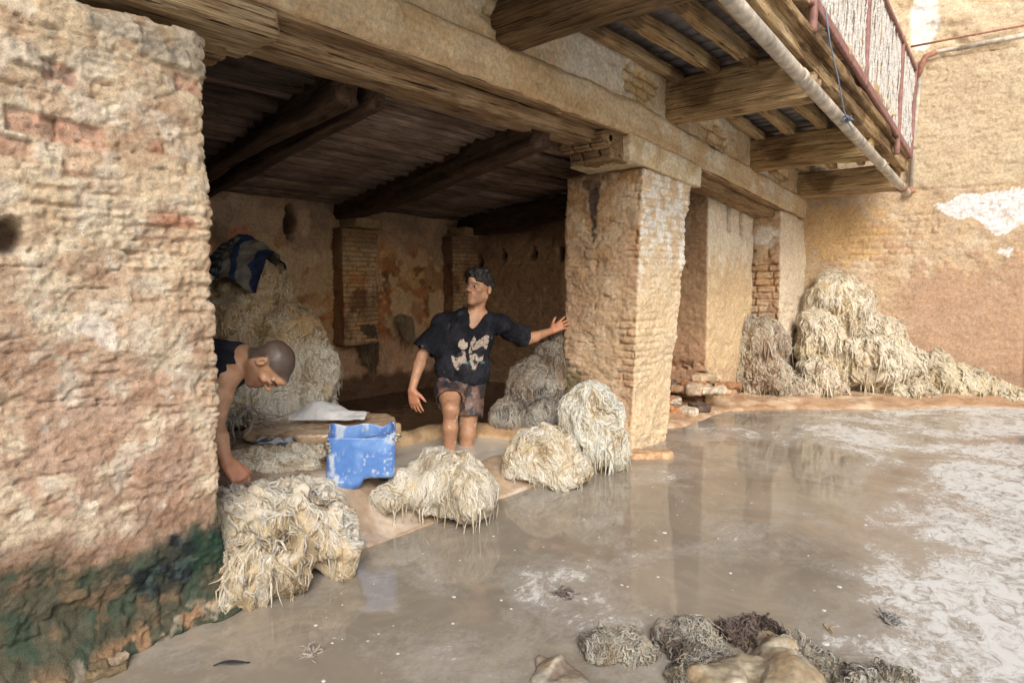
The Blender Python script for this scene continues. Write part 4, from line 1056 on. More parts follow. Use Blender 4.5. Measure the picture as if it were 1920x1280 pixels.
CREAM = V3(.74, .68, .54); WGREY = V3(.60, .58, .53); WYEL = V3(.60, .46, .24); WBRN = V3(.24, .17, .115); WDK = V3(.10, .075, .06); WWHITE = V3(.82, .80, .72)
def hide_pile(name, prims, n_, L=(.08, .2), w=(.006, .013), pal=((CREAM, .5), (WGREY, .25), (WYEL, .15), (WBRN, .1)), zmin=.0, k=.06, seed=0, curl=1.0, res=.014, under=None,
              fold=.03, label='', cat='hide', group=None, colz=None, view=True, hang=1.0, zcut=None, mess=1.0):
    n = int(n_ * 2.7); w = (w[0] * .31, w[1] * .44); L = (L[0] * .7, L[1] * .95); curl = curl * 1.35
    g = np.random.default_rng(seed)
    lo = np.min([np.array(c) - max(r) for c, r, *_ in prims], 0) - .05; hi = np.max([np.array(c) + max(r) for c, r, *_ in prims], 0) + .05
    lo[2] = max(lo[2], zmin - .05)
    # slumped skins: smaller drooping lumps over the main masses
    base_ = list(prims); prims = list(prims)
    for c0, r0, *_ in base_:
        r0 = np.array(r0); m_ = int(np.clip(9 * (r0.mean() / .2) ** .7, 4, 16))
        for _k in range(m_):
            d_ = g.normal(0, 1, 3); d_ = d_ / np.linalg.norm(d_); d_[2] = d_[2] if d_[2] > -.55 else -d_[2]
            sz = r0.mean() * g.uniform(.22, .42)
            rr_ = (sz * g.uniform(.7, 1.1), sz * g.uniform(.7, 1.1), sz * g.uniform(.9, 1.6) * (1 if abs(d_[2]) < .7 else .6))
            prims.append((tuple(np.array(c0) + d_ * r0 * .74), rr_))
    k = k * .8
    S = SDF(lo, hi, res); X, Y, Z = np.meshgrid(*S.ax, indexing='ij'); S.f = ell_d(np.stack([X.ravel(), Y.ravel(), Z.ravel()], 1), prims, k).reshape(S.n).astype(np.float32)
    V, F = S.mesh(); Nn = vnormals(V, F)
    def foldf(P_, Nn):
        wp_ = P_ + .05 * np.stack([vn(P_ * 7, 3), vn(P_ * 7, 4), vn(P_ * 7, 5)], 1)
        a = ridged(wp_, 8, 3, seed + 1, st=(1.4, 1.4, .42)); a2 = ridged(wp_, 9, 2, seed + 5, st=(.8, 1.3, 1.1))
        up_ = np.abs(Nn[:, 2]); a = a * (1 - up_) + a2 * up_
        b = fbm(P_, 4.5, 2, seed + 2)
        return fold * (a - .62) * 2.0 + fold * b * .7
    V = V + Nn * foldf(V, Nn)[:, None]
    def colour(P_, m=None):
        a = fbm(P_, 4, 4, seed + 11); b = fbm(P_, 9, 4, seed + 12)
        c = mixc(pal[0][0], pal[1][0], ss(-.2, .3, a)); c = mixc(c, pal[2][0], ss(.12, .4, b) * pal[2][1] * 2.2); c = mixc(c, pal[3][0], ss(.15, .45, fbm(P_, 6, 4, seed + 13)) * pal[3][1] * 3)
        if colz: c = colz(c, P_)
        return c
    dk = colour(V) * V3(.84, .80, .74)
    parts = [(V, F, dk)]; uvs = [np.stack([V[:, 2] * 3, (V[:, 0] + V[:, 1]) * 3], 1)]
    # wool locks lying on and hanging down the pile
    m = n * 3
    # start points: random surface vertices
    area_ok = (Nn[:, 2] > -.35) & (V[:, 2] > zmin)
    cand = np.where(area_ok)[0]
    if view:   # denser where it can be seen from the courtyard
        wv = np.clip(Nn[cand, 0] * .7 - Nn[cand, 1] * .6 + Nn[cand, 2] * .5 + .45, .05, 1); wv /= wv.sum()
        ids = g.choice(cand, n, p=wv)
    else: ids = g.choice(cand, n)
    P_ = V[ids] + g.normal(0, res * .5, (n, 3)); seg = 11
    ln = g.uniform(L[0], L[1], n) * (1 + .4 * g.random(n)); wd = g.uniform(w[0], w[1], n); step = ln / (seg - 1)
    path = np.zeros((n, seg, 3)); nor = np.zeros((n, seg, 3)); ph = g.uniform(0, 6.28, n); fr = g.uniform(1.2, 3.2, n)
    dirr = g.normal(0, 1, (n, 3)); lift = g.uniform(-.5, 1.0, n); stray = g.random(n) < .09 * mess; lift[stray] = g.uniform(.8, 2.8 * mess, stray.sum()); dirr[stray] *= 2; free = (g.random(n) < .035) & (Nn[ids][:, 2] < .45); keep_ = np.where(free, 0., 1.)
    for s_ in range(seg):
        for _ in range(2):
            gr, d0 = ell_g(P_, prims, k); fo = foldf(P_, gr); d = d0 - fo * .92; P_ = P_ - gr * ((d - wd * lift) * (keep_ if s_ > 1 else 1))[:, None]
        path[:, s_] = P_; nor[:, s_] = gr
        down = V3(0, 0, -1) - gr * (-gr[:, 2:3]); dn = np.linalg.norm(down, axis=1, keepdims=True)
        swirl = np.stack([vn(P_ * 6 + seed, 31), vn(P_ * 6 + seed, 32), vn(P_ * 6 + seed, 33)], 1) * 1.1 * curl + np.stack([vn(P_ * 22, 41), vn(P_ * 22, 42), vn(P_ * 22, 43)], 1) * .6 * curl
        t = down * (hang * 1.5) + swirl + dirr * .34
        t = t - gr * np.sum(t * gr, 1, keepdims=True); t /= np.maximum(np.linalg.norm(t, axis=1, keepdims=True), 1e-6)
        side = np.cross(gr, t); a = ph + s_ / (seg - 1) * 6.28 * fr
        t = t + side * (np.sin(a) * .55 * curl)[:, None]; t /= np.linalg.norm(t, axis=1, keepdims=True)
        tf = V3(0, 0, -1) + gr * .25 * (s_ < 4) + dirr * .10; tf = tf / np.linalg.norm(tf, axis=1, keepdims=True); t = np.where(free[:, None], .55 * tf + .45 * t if s_ < 3 else .85 * tf + .15 * t, t)
        P_ = P_ + t * step[:, None]
        if zcut is not None: P_[:, 2] = np.maximum(P_[:, 2], zcut + .002)
    tt = np.linspace(0, 1, seg); prof = (np.sin(np.pi * np.clip(tt * .9 + .08, 0, 1)) ** .6)
    tg = np.gradient(path, axis=1); tg /= np.maximum(np.linalg.norm(tg, axis=2, keepdims=True), 1e-9)
    sd_ = np.cross(tg, nor); sd_ /= np.maximum(np.linalg.norm(sd_, axis=2, keepdims=True), 1e-9); up_ = np.cross(sd_, tg)
    K = 6; a = np.arange(K) / K * 2 * math.pi
    wob = 1 + .28 * vn(np.stack([path[..., 0].ravel() * 60, path[..., 1].ravel() * 60, path[..., 2].ravel() * 60], 1), 51).reshape(n, seg)
    rw_ = (wd[:, None] * prof[None] * wob)
    R = rw_[..., None, None] * (np.cos(a)[None, None, :, None] * sd_[:, :, None] * 1.25 + np.sin(a)[None, None, :, None] * up_[:, :, None] * .75)
    LV = (path[:, :, None] + R).reshape(-1, 3)
    I = np.arange(n * seg * K).reshape(n, seg, K); J = np.roll(I, -1, axis=2)
    LF = np.stack([I[:, :-1], J[:, :-1], J[:, 1:], I[:, 1:]], -1).reshape(-1, 4)
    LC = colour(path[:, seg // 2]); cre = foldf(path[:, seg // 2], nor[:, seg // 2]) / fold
    LC = LC * (1 - ss(-.50, -1.1, cre)[:, None] * (1 - V3(.60, .50, .38)))  # locks browned in the fold crevices: crease shade put into the wool colour
    pick = g.random(n); alt = g.random(n)
    j = (pick < .35); LC[j] = LC[j] * .4 + pal[0][0] * .6
    j = (pick > .86); LC[j] = LC[j] * .5 + pal[2][0] * .5
    j = (pick > .95); LC[j] = LC[j] * .4 + pal[3][0] * .6
    LC = LC * g.uniform(.80, 1.18, n)[:, None]
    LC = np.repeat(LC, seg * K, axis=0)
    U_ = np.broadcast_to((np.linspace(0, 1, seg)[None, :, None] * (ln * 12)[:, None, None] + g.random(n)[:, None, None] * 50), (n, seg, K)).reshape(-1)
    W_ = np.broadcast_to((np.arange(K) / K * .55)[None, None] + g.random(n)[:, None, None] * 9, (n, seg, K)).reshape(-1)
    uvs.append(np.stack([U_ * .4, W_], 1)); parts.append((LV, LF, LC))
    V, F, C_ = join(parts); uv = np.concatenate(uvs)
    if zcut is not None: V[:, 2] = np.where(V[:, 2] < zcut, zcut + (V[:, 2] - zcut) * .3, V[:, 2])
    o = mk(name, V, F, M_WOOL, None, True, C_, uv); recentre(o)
    return tag(o, label, cat, group)

PAL_W = ((V3(.86, .84, .77), .5), (V3(.80, .75, .62), .3), (WYEL, .22), (WBRN, .04))
PAL_C = ((V3(.84, .80, .69), .5), (V3(.74, .71, .63), .3), (WYEL, .25), (WBRN, .08))
PAL_D = ((WGREY * .62, .5), (WBRN * 1.1, .4), (CREAM * .8, .25), (WDK, .3))
PAL_Y = ((V3(.52, .40, .23), .5), (V3(.60, .48, .30), .3), (WYEL * .8, .3), (WBRN, .15))
# 1 tall mound against the back wall, ochre at the top and grey below
def col1(c, P_):
    t = ss(.66, .90, P_[:, 2] + .06 * fbm(P_, 5, 3, 400)); return mixc(c, mixc(V3(.78, .56, .28), V3(.60, .40, .18), ss(-.1, .4, fbm(P_, 6, 3, 401))), t * .85)
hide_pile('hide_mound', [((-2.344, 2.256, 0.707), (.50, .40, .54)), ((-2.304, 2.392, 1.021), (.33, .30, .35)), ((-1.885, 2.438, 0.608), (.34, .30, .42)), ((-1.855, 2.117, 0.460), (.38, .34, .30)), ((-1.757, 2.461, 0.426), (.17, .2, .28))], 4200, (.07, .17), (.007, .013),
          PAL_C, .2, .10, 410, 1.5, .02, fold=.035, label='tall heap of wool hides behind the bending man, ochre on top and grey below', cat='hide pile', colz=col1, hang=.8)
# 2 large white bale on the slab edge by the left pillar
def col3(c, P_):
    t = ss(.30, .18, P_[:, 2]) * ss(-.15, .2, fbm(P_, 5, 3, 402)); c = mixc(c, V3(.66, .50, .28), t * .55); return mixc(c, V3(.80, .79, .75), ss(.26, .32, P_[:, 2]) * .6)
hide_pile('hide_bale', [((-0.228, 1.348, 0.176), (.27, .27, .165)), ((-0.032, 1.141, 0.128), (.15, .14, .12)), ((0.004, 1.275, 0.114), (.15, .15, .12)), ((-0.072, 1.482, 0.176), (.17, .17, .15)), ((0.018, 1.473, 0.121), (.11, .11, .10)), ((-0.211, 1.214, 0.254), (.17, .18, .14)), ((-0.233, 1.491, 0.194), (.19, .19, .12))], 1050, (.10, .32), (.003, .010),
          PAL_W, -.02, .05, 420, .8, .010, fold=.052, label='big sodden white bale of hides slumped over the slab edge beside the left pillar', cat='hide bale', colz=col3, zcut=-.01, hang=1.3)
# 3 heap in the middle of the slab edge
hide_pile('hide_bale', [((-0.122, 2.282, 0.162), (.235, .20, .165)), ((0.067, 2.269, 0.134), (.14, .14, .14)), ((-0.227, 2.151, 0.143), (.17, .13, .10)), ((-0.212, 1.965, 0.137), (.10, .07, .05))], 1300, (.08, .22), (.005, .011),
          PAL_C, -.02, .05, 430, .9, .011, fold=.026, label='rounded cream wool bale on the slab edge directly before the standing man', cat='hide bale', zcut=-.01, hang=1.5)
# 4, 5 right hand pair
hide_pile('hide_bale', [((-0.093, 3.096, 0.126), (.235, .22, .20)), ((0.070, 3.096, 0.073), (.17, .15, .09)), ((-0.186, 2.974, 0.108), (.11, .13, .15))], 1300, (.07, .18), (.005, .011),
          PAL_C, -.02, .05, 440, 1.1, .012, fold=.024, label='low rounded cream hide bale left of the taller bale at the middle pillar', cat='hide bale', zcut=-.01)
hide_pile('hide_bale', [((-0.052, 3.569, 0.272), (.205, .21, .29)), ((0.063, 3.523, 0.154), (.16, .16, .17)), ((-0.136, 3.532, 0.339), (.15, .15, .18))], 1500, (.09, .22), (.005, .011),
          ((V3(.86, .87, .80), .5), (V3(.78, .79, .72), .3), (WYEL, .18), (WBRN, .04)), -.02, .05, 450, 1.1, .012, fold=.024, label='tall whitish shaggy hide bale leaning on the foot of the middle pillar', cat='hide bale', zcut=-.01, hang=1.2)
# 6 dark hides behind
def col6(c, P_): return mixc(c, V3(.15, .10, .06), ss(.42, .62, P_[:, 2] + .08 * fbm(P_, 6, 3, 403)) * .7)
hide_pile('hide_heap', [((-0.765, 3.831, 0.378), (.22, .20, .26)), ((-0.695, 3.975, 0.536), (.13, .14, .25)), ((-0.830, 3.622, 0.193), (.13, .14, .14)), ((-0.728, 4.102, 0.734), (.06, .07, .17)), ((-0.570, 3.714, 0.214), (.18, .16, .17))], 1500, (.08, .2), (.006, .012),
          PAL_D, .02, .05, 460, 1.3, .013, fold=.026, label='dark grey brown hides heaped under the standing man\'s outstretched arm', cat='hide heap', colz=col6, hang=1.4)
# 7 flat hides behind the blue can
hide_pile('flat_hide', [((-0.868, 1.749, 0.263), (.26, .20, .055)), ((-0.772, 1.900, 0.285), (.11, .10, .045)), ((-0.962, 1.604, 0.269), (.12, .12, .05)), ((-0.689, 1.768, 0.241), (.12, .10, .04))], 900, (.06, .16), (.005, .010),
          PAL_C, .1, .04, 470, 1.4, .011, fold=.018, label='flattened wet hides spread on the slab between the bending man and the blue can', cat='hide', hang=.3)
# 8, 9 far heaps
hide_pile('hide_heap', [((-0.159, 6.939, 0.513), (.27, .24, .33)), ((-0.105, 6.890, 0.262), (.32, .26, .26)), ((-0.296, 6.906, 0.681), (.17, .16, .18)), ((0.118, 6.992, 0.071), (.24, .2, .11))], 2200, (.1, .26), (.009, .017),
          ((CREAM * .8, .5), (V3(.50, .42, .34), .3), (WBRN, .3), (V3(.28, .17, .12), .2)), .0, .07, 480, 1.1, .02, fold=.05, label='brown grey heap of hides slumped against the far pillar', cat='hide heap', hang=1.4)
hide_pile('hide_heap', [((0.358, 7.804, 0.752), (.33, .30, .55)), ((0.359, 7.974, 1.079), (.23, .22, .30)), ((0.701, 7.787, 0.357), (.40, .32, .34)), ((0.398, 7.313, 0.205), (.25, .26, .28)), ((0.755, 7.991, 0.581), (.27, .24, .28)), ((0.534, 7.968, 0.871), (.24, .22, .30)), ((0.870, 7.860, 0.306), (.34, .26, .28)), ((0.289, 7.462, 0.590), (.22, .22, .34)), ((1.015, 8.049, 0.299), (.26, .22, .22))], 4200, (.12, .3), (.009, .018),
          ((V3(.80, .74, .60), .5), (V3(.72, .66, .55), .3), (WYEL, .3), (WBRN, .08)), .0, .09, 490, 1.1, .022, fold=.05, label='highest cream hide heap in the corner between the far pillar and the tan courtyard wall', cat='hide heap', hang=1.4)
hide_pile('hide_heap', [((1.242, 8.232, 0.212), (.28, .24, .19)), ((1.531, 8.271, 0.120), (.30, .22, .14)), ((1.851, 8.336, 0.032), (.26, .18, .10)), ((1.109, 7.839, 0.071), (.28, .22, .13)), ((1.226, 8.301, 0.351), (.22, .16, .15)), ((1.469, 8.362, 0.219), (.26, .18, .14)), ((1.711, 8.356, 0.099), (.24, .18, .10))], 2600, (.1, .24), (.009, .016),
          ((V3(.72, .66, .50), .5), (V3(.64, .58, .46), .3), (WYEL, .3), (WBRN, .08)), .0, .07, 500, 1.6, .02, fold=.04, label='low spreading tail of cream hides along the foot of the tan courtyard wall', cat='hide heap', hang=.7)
# foreground skins lying in the water
PAL_F = ((V3(.62, .60, .53), .5), (V3(.56, .52, .42), .3), (WBRN, .25), (WDK, .22))
def smooth_skin(c0, c1, lab, prims, seed, k=.04, fold=.02):
    lo = np.min([np.array(c) - max(r) for c, r in prims], 0) - .03; hi = np.max([np.array(c) + max(r) for c, r in prims], 0) + .03; lo[2] = -.04
    S = SDF(lo, hi, .0065); X, Y, Z = np.meshgrid(*S.ax, indexing='ij'); S.f = ell_d(np.stack([X.ravel(), Y.ravel(), Z.ravel()], 1), prims, k).reshape(S.n).astype(np.float32)
    V, F = S.mesh(); Nn = vnormals(V, F)
    rg = ridged(V + .06 * np.stack([vn(V * 8, 3), vn(V * 8, 4), vn(V * 8, 5)], 1), 5, 4, seed)
    V = V + Nn * (fold * (rg - .5) + fold * .8 * fbm(V, 5, 4, seed + 1) + .002 * fbm(V, 50, 3, seed + 2))[:, None]
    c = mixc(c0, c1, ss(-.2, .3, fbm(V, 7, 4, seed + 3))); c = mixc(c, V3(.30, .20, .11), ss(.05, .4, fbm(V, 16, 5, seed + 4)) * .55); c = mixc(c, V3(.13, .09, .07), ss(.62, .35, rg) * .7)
    o = mk('wet_skin', V, F, M_SKINW, None, True, c); recentre(o); return tag(o, lab, 'hide')
M_SKINW = mat_simple('slimy_hide', (.5, .4, .3), .34, var=.25, scale=60, b_=.002, usecol=True)
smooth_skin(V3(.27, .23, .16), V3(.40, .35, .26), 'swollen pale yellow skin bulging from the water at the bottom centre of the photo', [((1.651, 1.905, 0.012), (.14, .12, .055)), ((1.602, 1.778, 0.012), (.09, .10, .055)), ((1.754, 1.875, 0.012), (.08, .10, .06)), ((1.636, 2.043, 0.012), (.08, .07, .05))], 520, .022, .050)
smooth_skin(V3(.30, .28, .23), V3(.38, .34, .26), 'small pale skin showing above the water at the bottom edge, leftmost of the sunken hides', [((1.200, 1.501, 0.004), (.10, .08, .024)), ((1.130, 1.540, 0.000), (.07, .05, .018))], 530, .02, .024)
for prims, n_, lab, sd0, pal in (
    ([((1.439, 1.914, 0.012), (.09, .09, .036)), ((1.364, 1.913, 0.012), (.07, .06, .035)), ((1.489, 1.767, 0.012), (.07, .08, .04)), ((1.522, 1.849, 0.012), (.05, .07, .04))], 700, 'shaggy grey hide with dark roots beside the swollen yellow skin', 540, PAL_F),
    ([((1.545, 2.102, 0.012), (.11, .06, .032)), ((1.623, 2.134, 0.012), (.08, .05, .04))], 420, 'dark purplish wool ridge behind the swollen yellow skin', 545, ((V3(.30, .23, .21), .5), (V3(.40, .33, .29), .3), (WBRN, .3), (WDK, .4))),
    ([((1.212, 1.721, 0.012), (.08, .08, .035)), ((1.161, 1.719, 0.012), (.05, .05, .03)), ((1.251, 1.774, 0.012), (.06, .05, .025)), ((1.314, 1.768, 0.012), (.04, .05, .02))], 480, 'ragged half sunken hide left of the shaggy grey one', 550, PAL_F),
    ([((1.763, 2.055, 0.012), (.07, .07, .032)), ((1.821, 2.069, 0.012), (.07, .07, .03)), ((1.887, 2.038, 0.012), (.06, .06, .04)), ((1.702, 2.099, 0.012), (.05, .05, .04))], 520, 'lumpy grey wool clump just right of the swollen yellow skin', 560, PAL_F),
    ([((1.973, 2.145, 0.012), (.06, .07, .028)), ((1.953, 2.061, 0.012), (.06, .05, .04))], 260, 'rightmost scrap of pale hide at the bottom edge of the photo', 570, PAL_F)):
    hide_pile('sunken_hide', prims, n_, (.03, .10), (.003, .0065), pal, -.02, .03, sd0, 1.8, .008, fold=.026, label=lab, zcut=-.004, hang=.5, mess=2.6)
# hides hanging on the back wall
def scrap(c, w, h, n, lab, seed, pal):
    c = V3(*c); pr = [(tuple(c), (.06, w, h * .5)), (tuple(c + V3(0, -.05, h * .3)), (.07, w * 1.2, h * .22)), (tuple(c + V3(.0, .04, -h * .35)), (.04, w * .5, h * .3))]
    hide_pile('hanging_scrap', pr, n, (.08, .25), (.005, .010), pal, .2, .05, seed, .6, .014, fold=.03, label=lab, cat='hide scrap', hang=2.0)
scrap((-2.980, 3.963, 0.610), .10, .42, 420, 'dark stringy hide scrap hanging on the back wall beside the brick pilaster', 580, ((V3(.22, .15, .08), .5), (V3(.14, .09, .05), .3), (V3(.34, .26, .16), .3), (WDK, .2)))
scrap((-2.980, 4.439, 0.748), .08, .26, 340, 'paler twisted hide scrap hanging on the back wall, the right one of the two', 590, ((V3(.42, .34, .24), .5), (V3(.30, .22, .13), .3), (WYEL, .2), (WBRN, .2)))

# small pieces: long pale strands lying over things
def strands(name, start, n, L, spread, dirv, lab, col, seed, r=.004, cat='wool strands', zfloor=None):
    g = np.random.default_rng(seed); parts = []
    for i in range(n):
        p = np.array(start) + g.normal(0, spread, 3) * V3(1, 1, .2); d = np.array(dirv, float) + g.normal(0, .25, 3); d /= np.linalg.norm(d); pts = [p.copy()]
        for s_ in range(14):
            d = d + V3(vn(p[None] * 38 + i, 5)[0], vn(p[None] * 38 + i, 6)[0], vn(p[None] * 38 + i, 7)[0] * .4) * .8; d /= np.linalg.norm(d); p = p + d * L / 14
            if zfloor is not None: p[2] = max(p[2], zfloor + r * .5)
            pts.append(p.copy())
        parts.append(tube(np.array(pts), r * np.sin(np.linspace(.5, 3.0, 15)) * g.uniform(.6, 1.5), 6, np.array(col) * g.uniform(.85, 1.1)))
    V, F, c = join(parts); o = mk(name, V, F, M_WOOL, None, True, c, np.stack([V[:, 0] * 5, V[:, 1] * 5], 1)); recentre(o); return tag(o, lab, cat)
strands('wool_strands', (-0.300, 1.948, 0.094), 9, .13, .02, (-.3, -.6, -.1), 'loose pale wool strands trailing on the slab left of the middle bale', CREAM, 601, .005, zfloor=.10)
strands('wool_tuft', (0.880, 1.955, 0.004), 34, .035, .022, (.5, .5, .05), 'small dark tuft of wool floating alone in the open water', V3(.16, .13, .12), 602, .0032, zfloor=-.003)
strands('wool_tuft', (1.887, 2.547, 0.000), 34, .035, .02, (.2, .4, .2), 'black and white wool tuft floating at the edge of the foam', V3(.3, .29, .27), 603, .004, zfloor=-.003)
V, F, c = tube(np.stack([np.linspace(-.055, .055, 12), .008 * np.sin(np.linspace(0, 5, 12)), np.zeros(12)], 1), .013 * np.sin(np.linspace(.3, 2.9, 12)), 10, (.03, .03, .035)); V[:, 2] *= .4
o = mk('floating_rag', V, F, M_SKINW, None, True, c); o.location = (0.349, 0.898, 0.001); o.rotation_euler = (0, 0, .95); tag(o, 'dark sliver floating near the foot of the left pillar', 'rag')
strands('wool_tuft', (0.473, 1.088, 0.000), 34, .04, .014, (.9, .3, .03), 'pale brown wool tuft floating below the big white bale', V3(.38, .33, .28), 605, .004, zfloor=-.003)
strands('straw', (1.758, 2.321, 0.000), 2, .10, .002, (.75, .6, .0), 'single yellow straw floating beyond the sunken hides', V3(.62, .45, .2), 606, .002, zfloor=.0)
strands('hanging_strand', (-1.174, 1.742, 0.524), 12, .30, .018, (.0, .0, -1), 'long grey wool strands hanging over the front of the stone bench', V3(.42, .39, .34), 607, .006)

# foam bubbles on the water
parts = []; g = np.random.default_rng(9)
def cap_(x, y, r, h, n=9):
    a = np.arange(n) / n * 6.283; ring = []
    for f_, z_ in ((1, 0), (.8, .6), (.4, .95)):
        ring.append(np.stack([x + r * f_ * np.cos(a) * (1 + .25 * g.random()), y + r * f_ * np.sin(a), np.full(n, h * z_ + .0005)], 1))
    V = np.concatenate(ring + [np.array([[x, y, h]])] * 1); F = []
    for k_ in range(2):
        for i in range(n): F.append((k_ * n + i, k_ * n + (i + 1) % n, (k_ + 1) * n + (i + 1) % n, (k_ + 1) * n + i))
    for i in range(n): F.append((2 * n + i, 2 * n + (i + 1) % n, 3 * n, 3 * n))
    V = np.concatenate([V, V[-1:]]); F = F[:2 * n]
    for i in range(0, n - 1, 2): F.append((3 * n, 2 * n + i, 2 * n + (i + 1) % n, 2 * n + (i + 2) % n))
    return V, np.array(F), np.ones((len(V), 3)) * .7
for i in range(210):
    x = g.uniform(.05, 2.3); y = g.uniform(.5, 3.6)
    if g.random() > .25 + .75 * float(vn(np.array([[x * 2.2, y * 2.2, 1.]]), 3)[0] > .05): continue
    r = float(g.gamma(1.6, .0022)) + .001; V, F, c = cap_(x, y, r, r * .35); parts.append((V, F, c))
V, F, c = join(parts)
M_FOAM = mat_simple('foam', (.55, .55, .53), .35, var=.15, scale=80, b_=.0)
o = mk('foam_bubbles', V, F, M_FOAM, None, True, c); tag(o, kind='stuff')

# ================================================================== BLUE CUT CAN
def rotm(yaw, pitch=0, roll=0):
    return np.array((Matrix.Rotation(yaw, 3, 'Z') @ Matrix.Rotation(pitch, 3, 'Y') @ Matrix.Rotation(roll, 3, 'X')))
can = empty('cut_blue_can', (-.44, 1.98, .17), 'lime stained blue plastic can with its top cut off on the slab', 'can')
S = SDF((-.22, -.18, -.02), (.22, .18, .36), .0035)
S.box((0, 0, .155), (.168, .118, .152), .034)
S.box((.105, 0, .0), (.095, .2, .052), .03, .03, op='s')            # handle recess of the can, now underneath
S.box((-.09, 0, .02), (.075, .112, .05), .045, .03)
# scallop cut rim, higher at the right end, sagging in the middle
Xg, Yg, Zg = np.meshgrid(*S.ax, indexing='ij', sparse=True)
rim = .262 + .008 * np.sin(Xg * 34 + 1.0) * (Yg > .05) + .030 * ss(.10, .16, Xg) + .012 * (Yg > .05) + .004 * np.sin(Yg * 30)
outer = S.f.copy()
S.f = np.maximum(np.maximum(S.f, -(outer + .006)), (Zg - rim).astype(np.float32))
V, F = S.mesh(); V = relax(V, F, 1, .4)
n_ = fbm(V, 18, 4, 701, st=(1, 1, .5)); 
c = mixc(V3(.085, .20, .50), V3(.15, .29, .60), ss(-.3, .3, fbm(V, 8, 3, 702)))
c = mixc(c, V3(.06, .15, .45), ss(-.1, -.16, V[:, 0]) * .5)  # left end face in deeper blue, its shaded side painted in
c = mixc(c, V3(.55, .60, .62), ss(.40, 1.0, n_ + .35 * fbm(V, 45, 3, 708, st=(1, 1, .4)) + .25 * fbm(V, 5, 3, 703)) * .75)
c = mixc(c, V3(.60, .64, .66), ss(.25, .6, fbm(V, 70, 3, 704)) * ss(-.1, .4, fbm(V, 7, 3, 705)) * .6)
M_BLUE = mat_simple('blue_plastic', (.1, .25, .66), .38, var=.1, scale=40, b_=.0015, usecol=True)
cb = mk('body', V, F, M_BLUE, can, True, c)
V, F, c = tube(np.array([(.125, .0, .052), (.125, 0, .028), (.125, 0, .012)]), np.array([.036, .036, .034]), 20)
mk('screw_cap', V, F, mat_simple('black_cap', (.03, .035, .05), .4, var=.4), can, True, c)
V, F, c = tube(np.array([(-.155, -.085, .235), (-.05, -.075, .243), (.06, -.072, .262), (.155, -.085, .285)]), .0028, 6)
mk('carrying_string', V, F, mat_simple('string', (.08, .09, .11), .8), can, True, c)
for q0 in ((-.155, -.1, .235), (.155, -.09, .285)):
    parts = []
    for i in range(7):
        q = np.array(q0) + RNG.normal(0, .010, (6, 3)) - np.linspace(0, .04, 6)[:, None] * V3(0, .2, 1); parts.append(tube(q, .0045, 6, (.6, .55, .45)))
    V, F, c = join(parts); mk('rag_knot', V, F, M_WOOL, can, True, c, V[:, :2] * 9)
can.rotation_euler = (math.radians(2), math.radians(3), math.radians(52)); can.location = (-0.396, 1.946, 0.192)

# ================================================================== CLOTHS
def cloth(name, base_pts, nz, mat, colf, lab, seed, cat='cloth', thick=.004):
    """base_pts: function (u,v)->xyz ; height folds added along z"""
    n = 90; u, v = np.meshgrid(np.linspace(0, 1, n), np.linspace(0, 1, n), indexing='ij'); V = base_pts(u.ravel(), v.ravel())
    I = np.arange(n * n).reshape(n, n); F = np.stack([I[:-1, :-1], I[1:, :-1], I[1:, 1:], I[:-1, 1:]], -1).reshape(-1, 4)
    Nn = vnormals(V, F); Nn *= np.sign(Nn[:, 2:3] + 1e-6)
    rg = ridged(V, 6, 3, seed, st=(1.5, .8, .8)); V = V + Nn * (nz * (rg - .4) + nz * .6 * fbm(V, 12, 3, seed + 1))[:, None]
    Nn = vnormals(V, F); V2 = V - Nn * thick; nV = len(V)
    E = np.concatenate([I[0], I[1:, -1], I[-1, -2::-1], I[-2:0:-1, 0]]); E2 = np.roll(E, -1)
    Fs = np.concatenate([F, F[:, ::-1] + nV, np.stack([E2, E, E + nV, E2 + nV], 1)])
    c = colf(u.ravel(), v.ravel(), V); o = mk(name, np.concatenate([V, V2]), Fs, mat, None, True, np.concatenate([c, c])); recentre(o); return tag(o, lab, cat)
M_CLOTH = mat_simple('cloth', (.5, .5, .5), .9, var=.15, scale=200, b_=.0012, usecol=True)
cen = V3(*(-2.320, 2.321, 1.439)); Rr = V3(math.cos(math.radians(40.5)), math.sin(math.radians(40.5)), 0); Ff = V3(-Rr[1], Rr[0], 0)
def blanket(u, v):
    a = (u - .5) * .50; b = (v - .62) * .62
    z = .105 - .55 * a * a * 2 - 1.4 * np.maximum(-b - .02, 0) ** 1.5 - .6 * np.maximum(b, 0) + .025 * np.sin(a * 19 + 1) - .10 * ss(-.10, -.24, a)
    return cen + a[:, None] * Rr + b[:, None] * Ff + z[:, None] * V3(0, 0, 1)
def blanket_c(u, v, V):
    s = u + .10 * np.sin(v * 6) + .05 * fbm(V, 8, 2, 5)
    c = np.ones((len(u), 3)) * V3(.20, .18, .15)
    st = (np.sin((v * 1.2 + u * .7) * 75) > 0) | (np.sin(u * 120) > .6)
    c = np.where(((s > .22) & (s < .52))[:, None], np.where(st[:, None], V3(.03, .04, .07), V3(.24, .25, .26)), c)
    c = np.where((s < .22)[:, None], V3(.012, .02, .045), c); c = np.where((np.abs(s - .62 + .15 * (v - .5)) < .05)[:, None], V3(.015, .035, .09), c)
    c = np.where((s > .92)[:, None], V3(.015, .03, .08), c); return c
cloth('folded_blanket', blanket, .028, M_CLOTH, blanket_c, 'crumpled blue and grey striped blanket on top of the tall hide heap', 720)
cs_ = V3(*(-1.133, 2.262, 0.380)); cs_[2] = .385
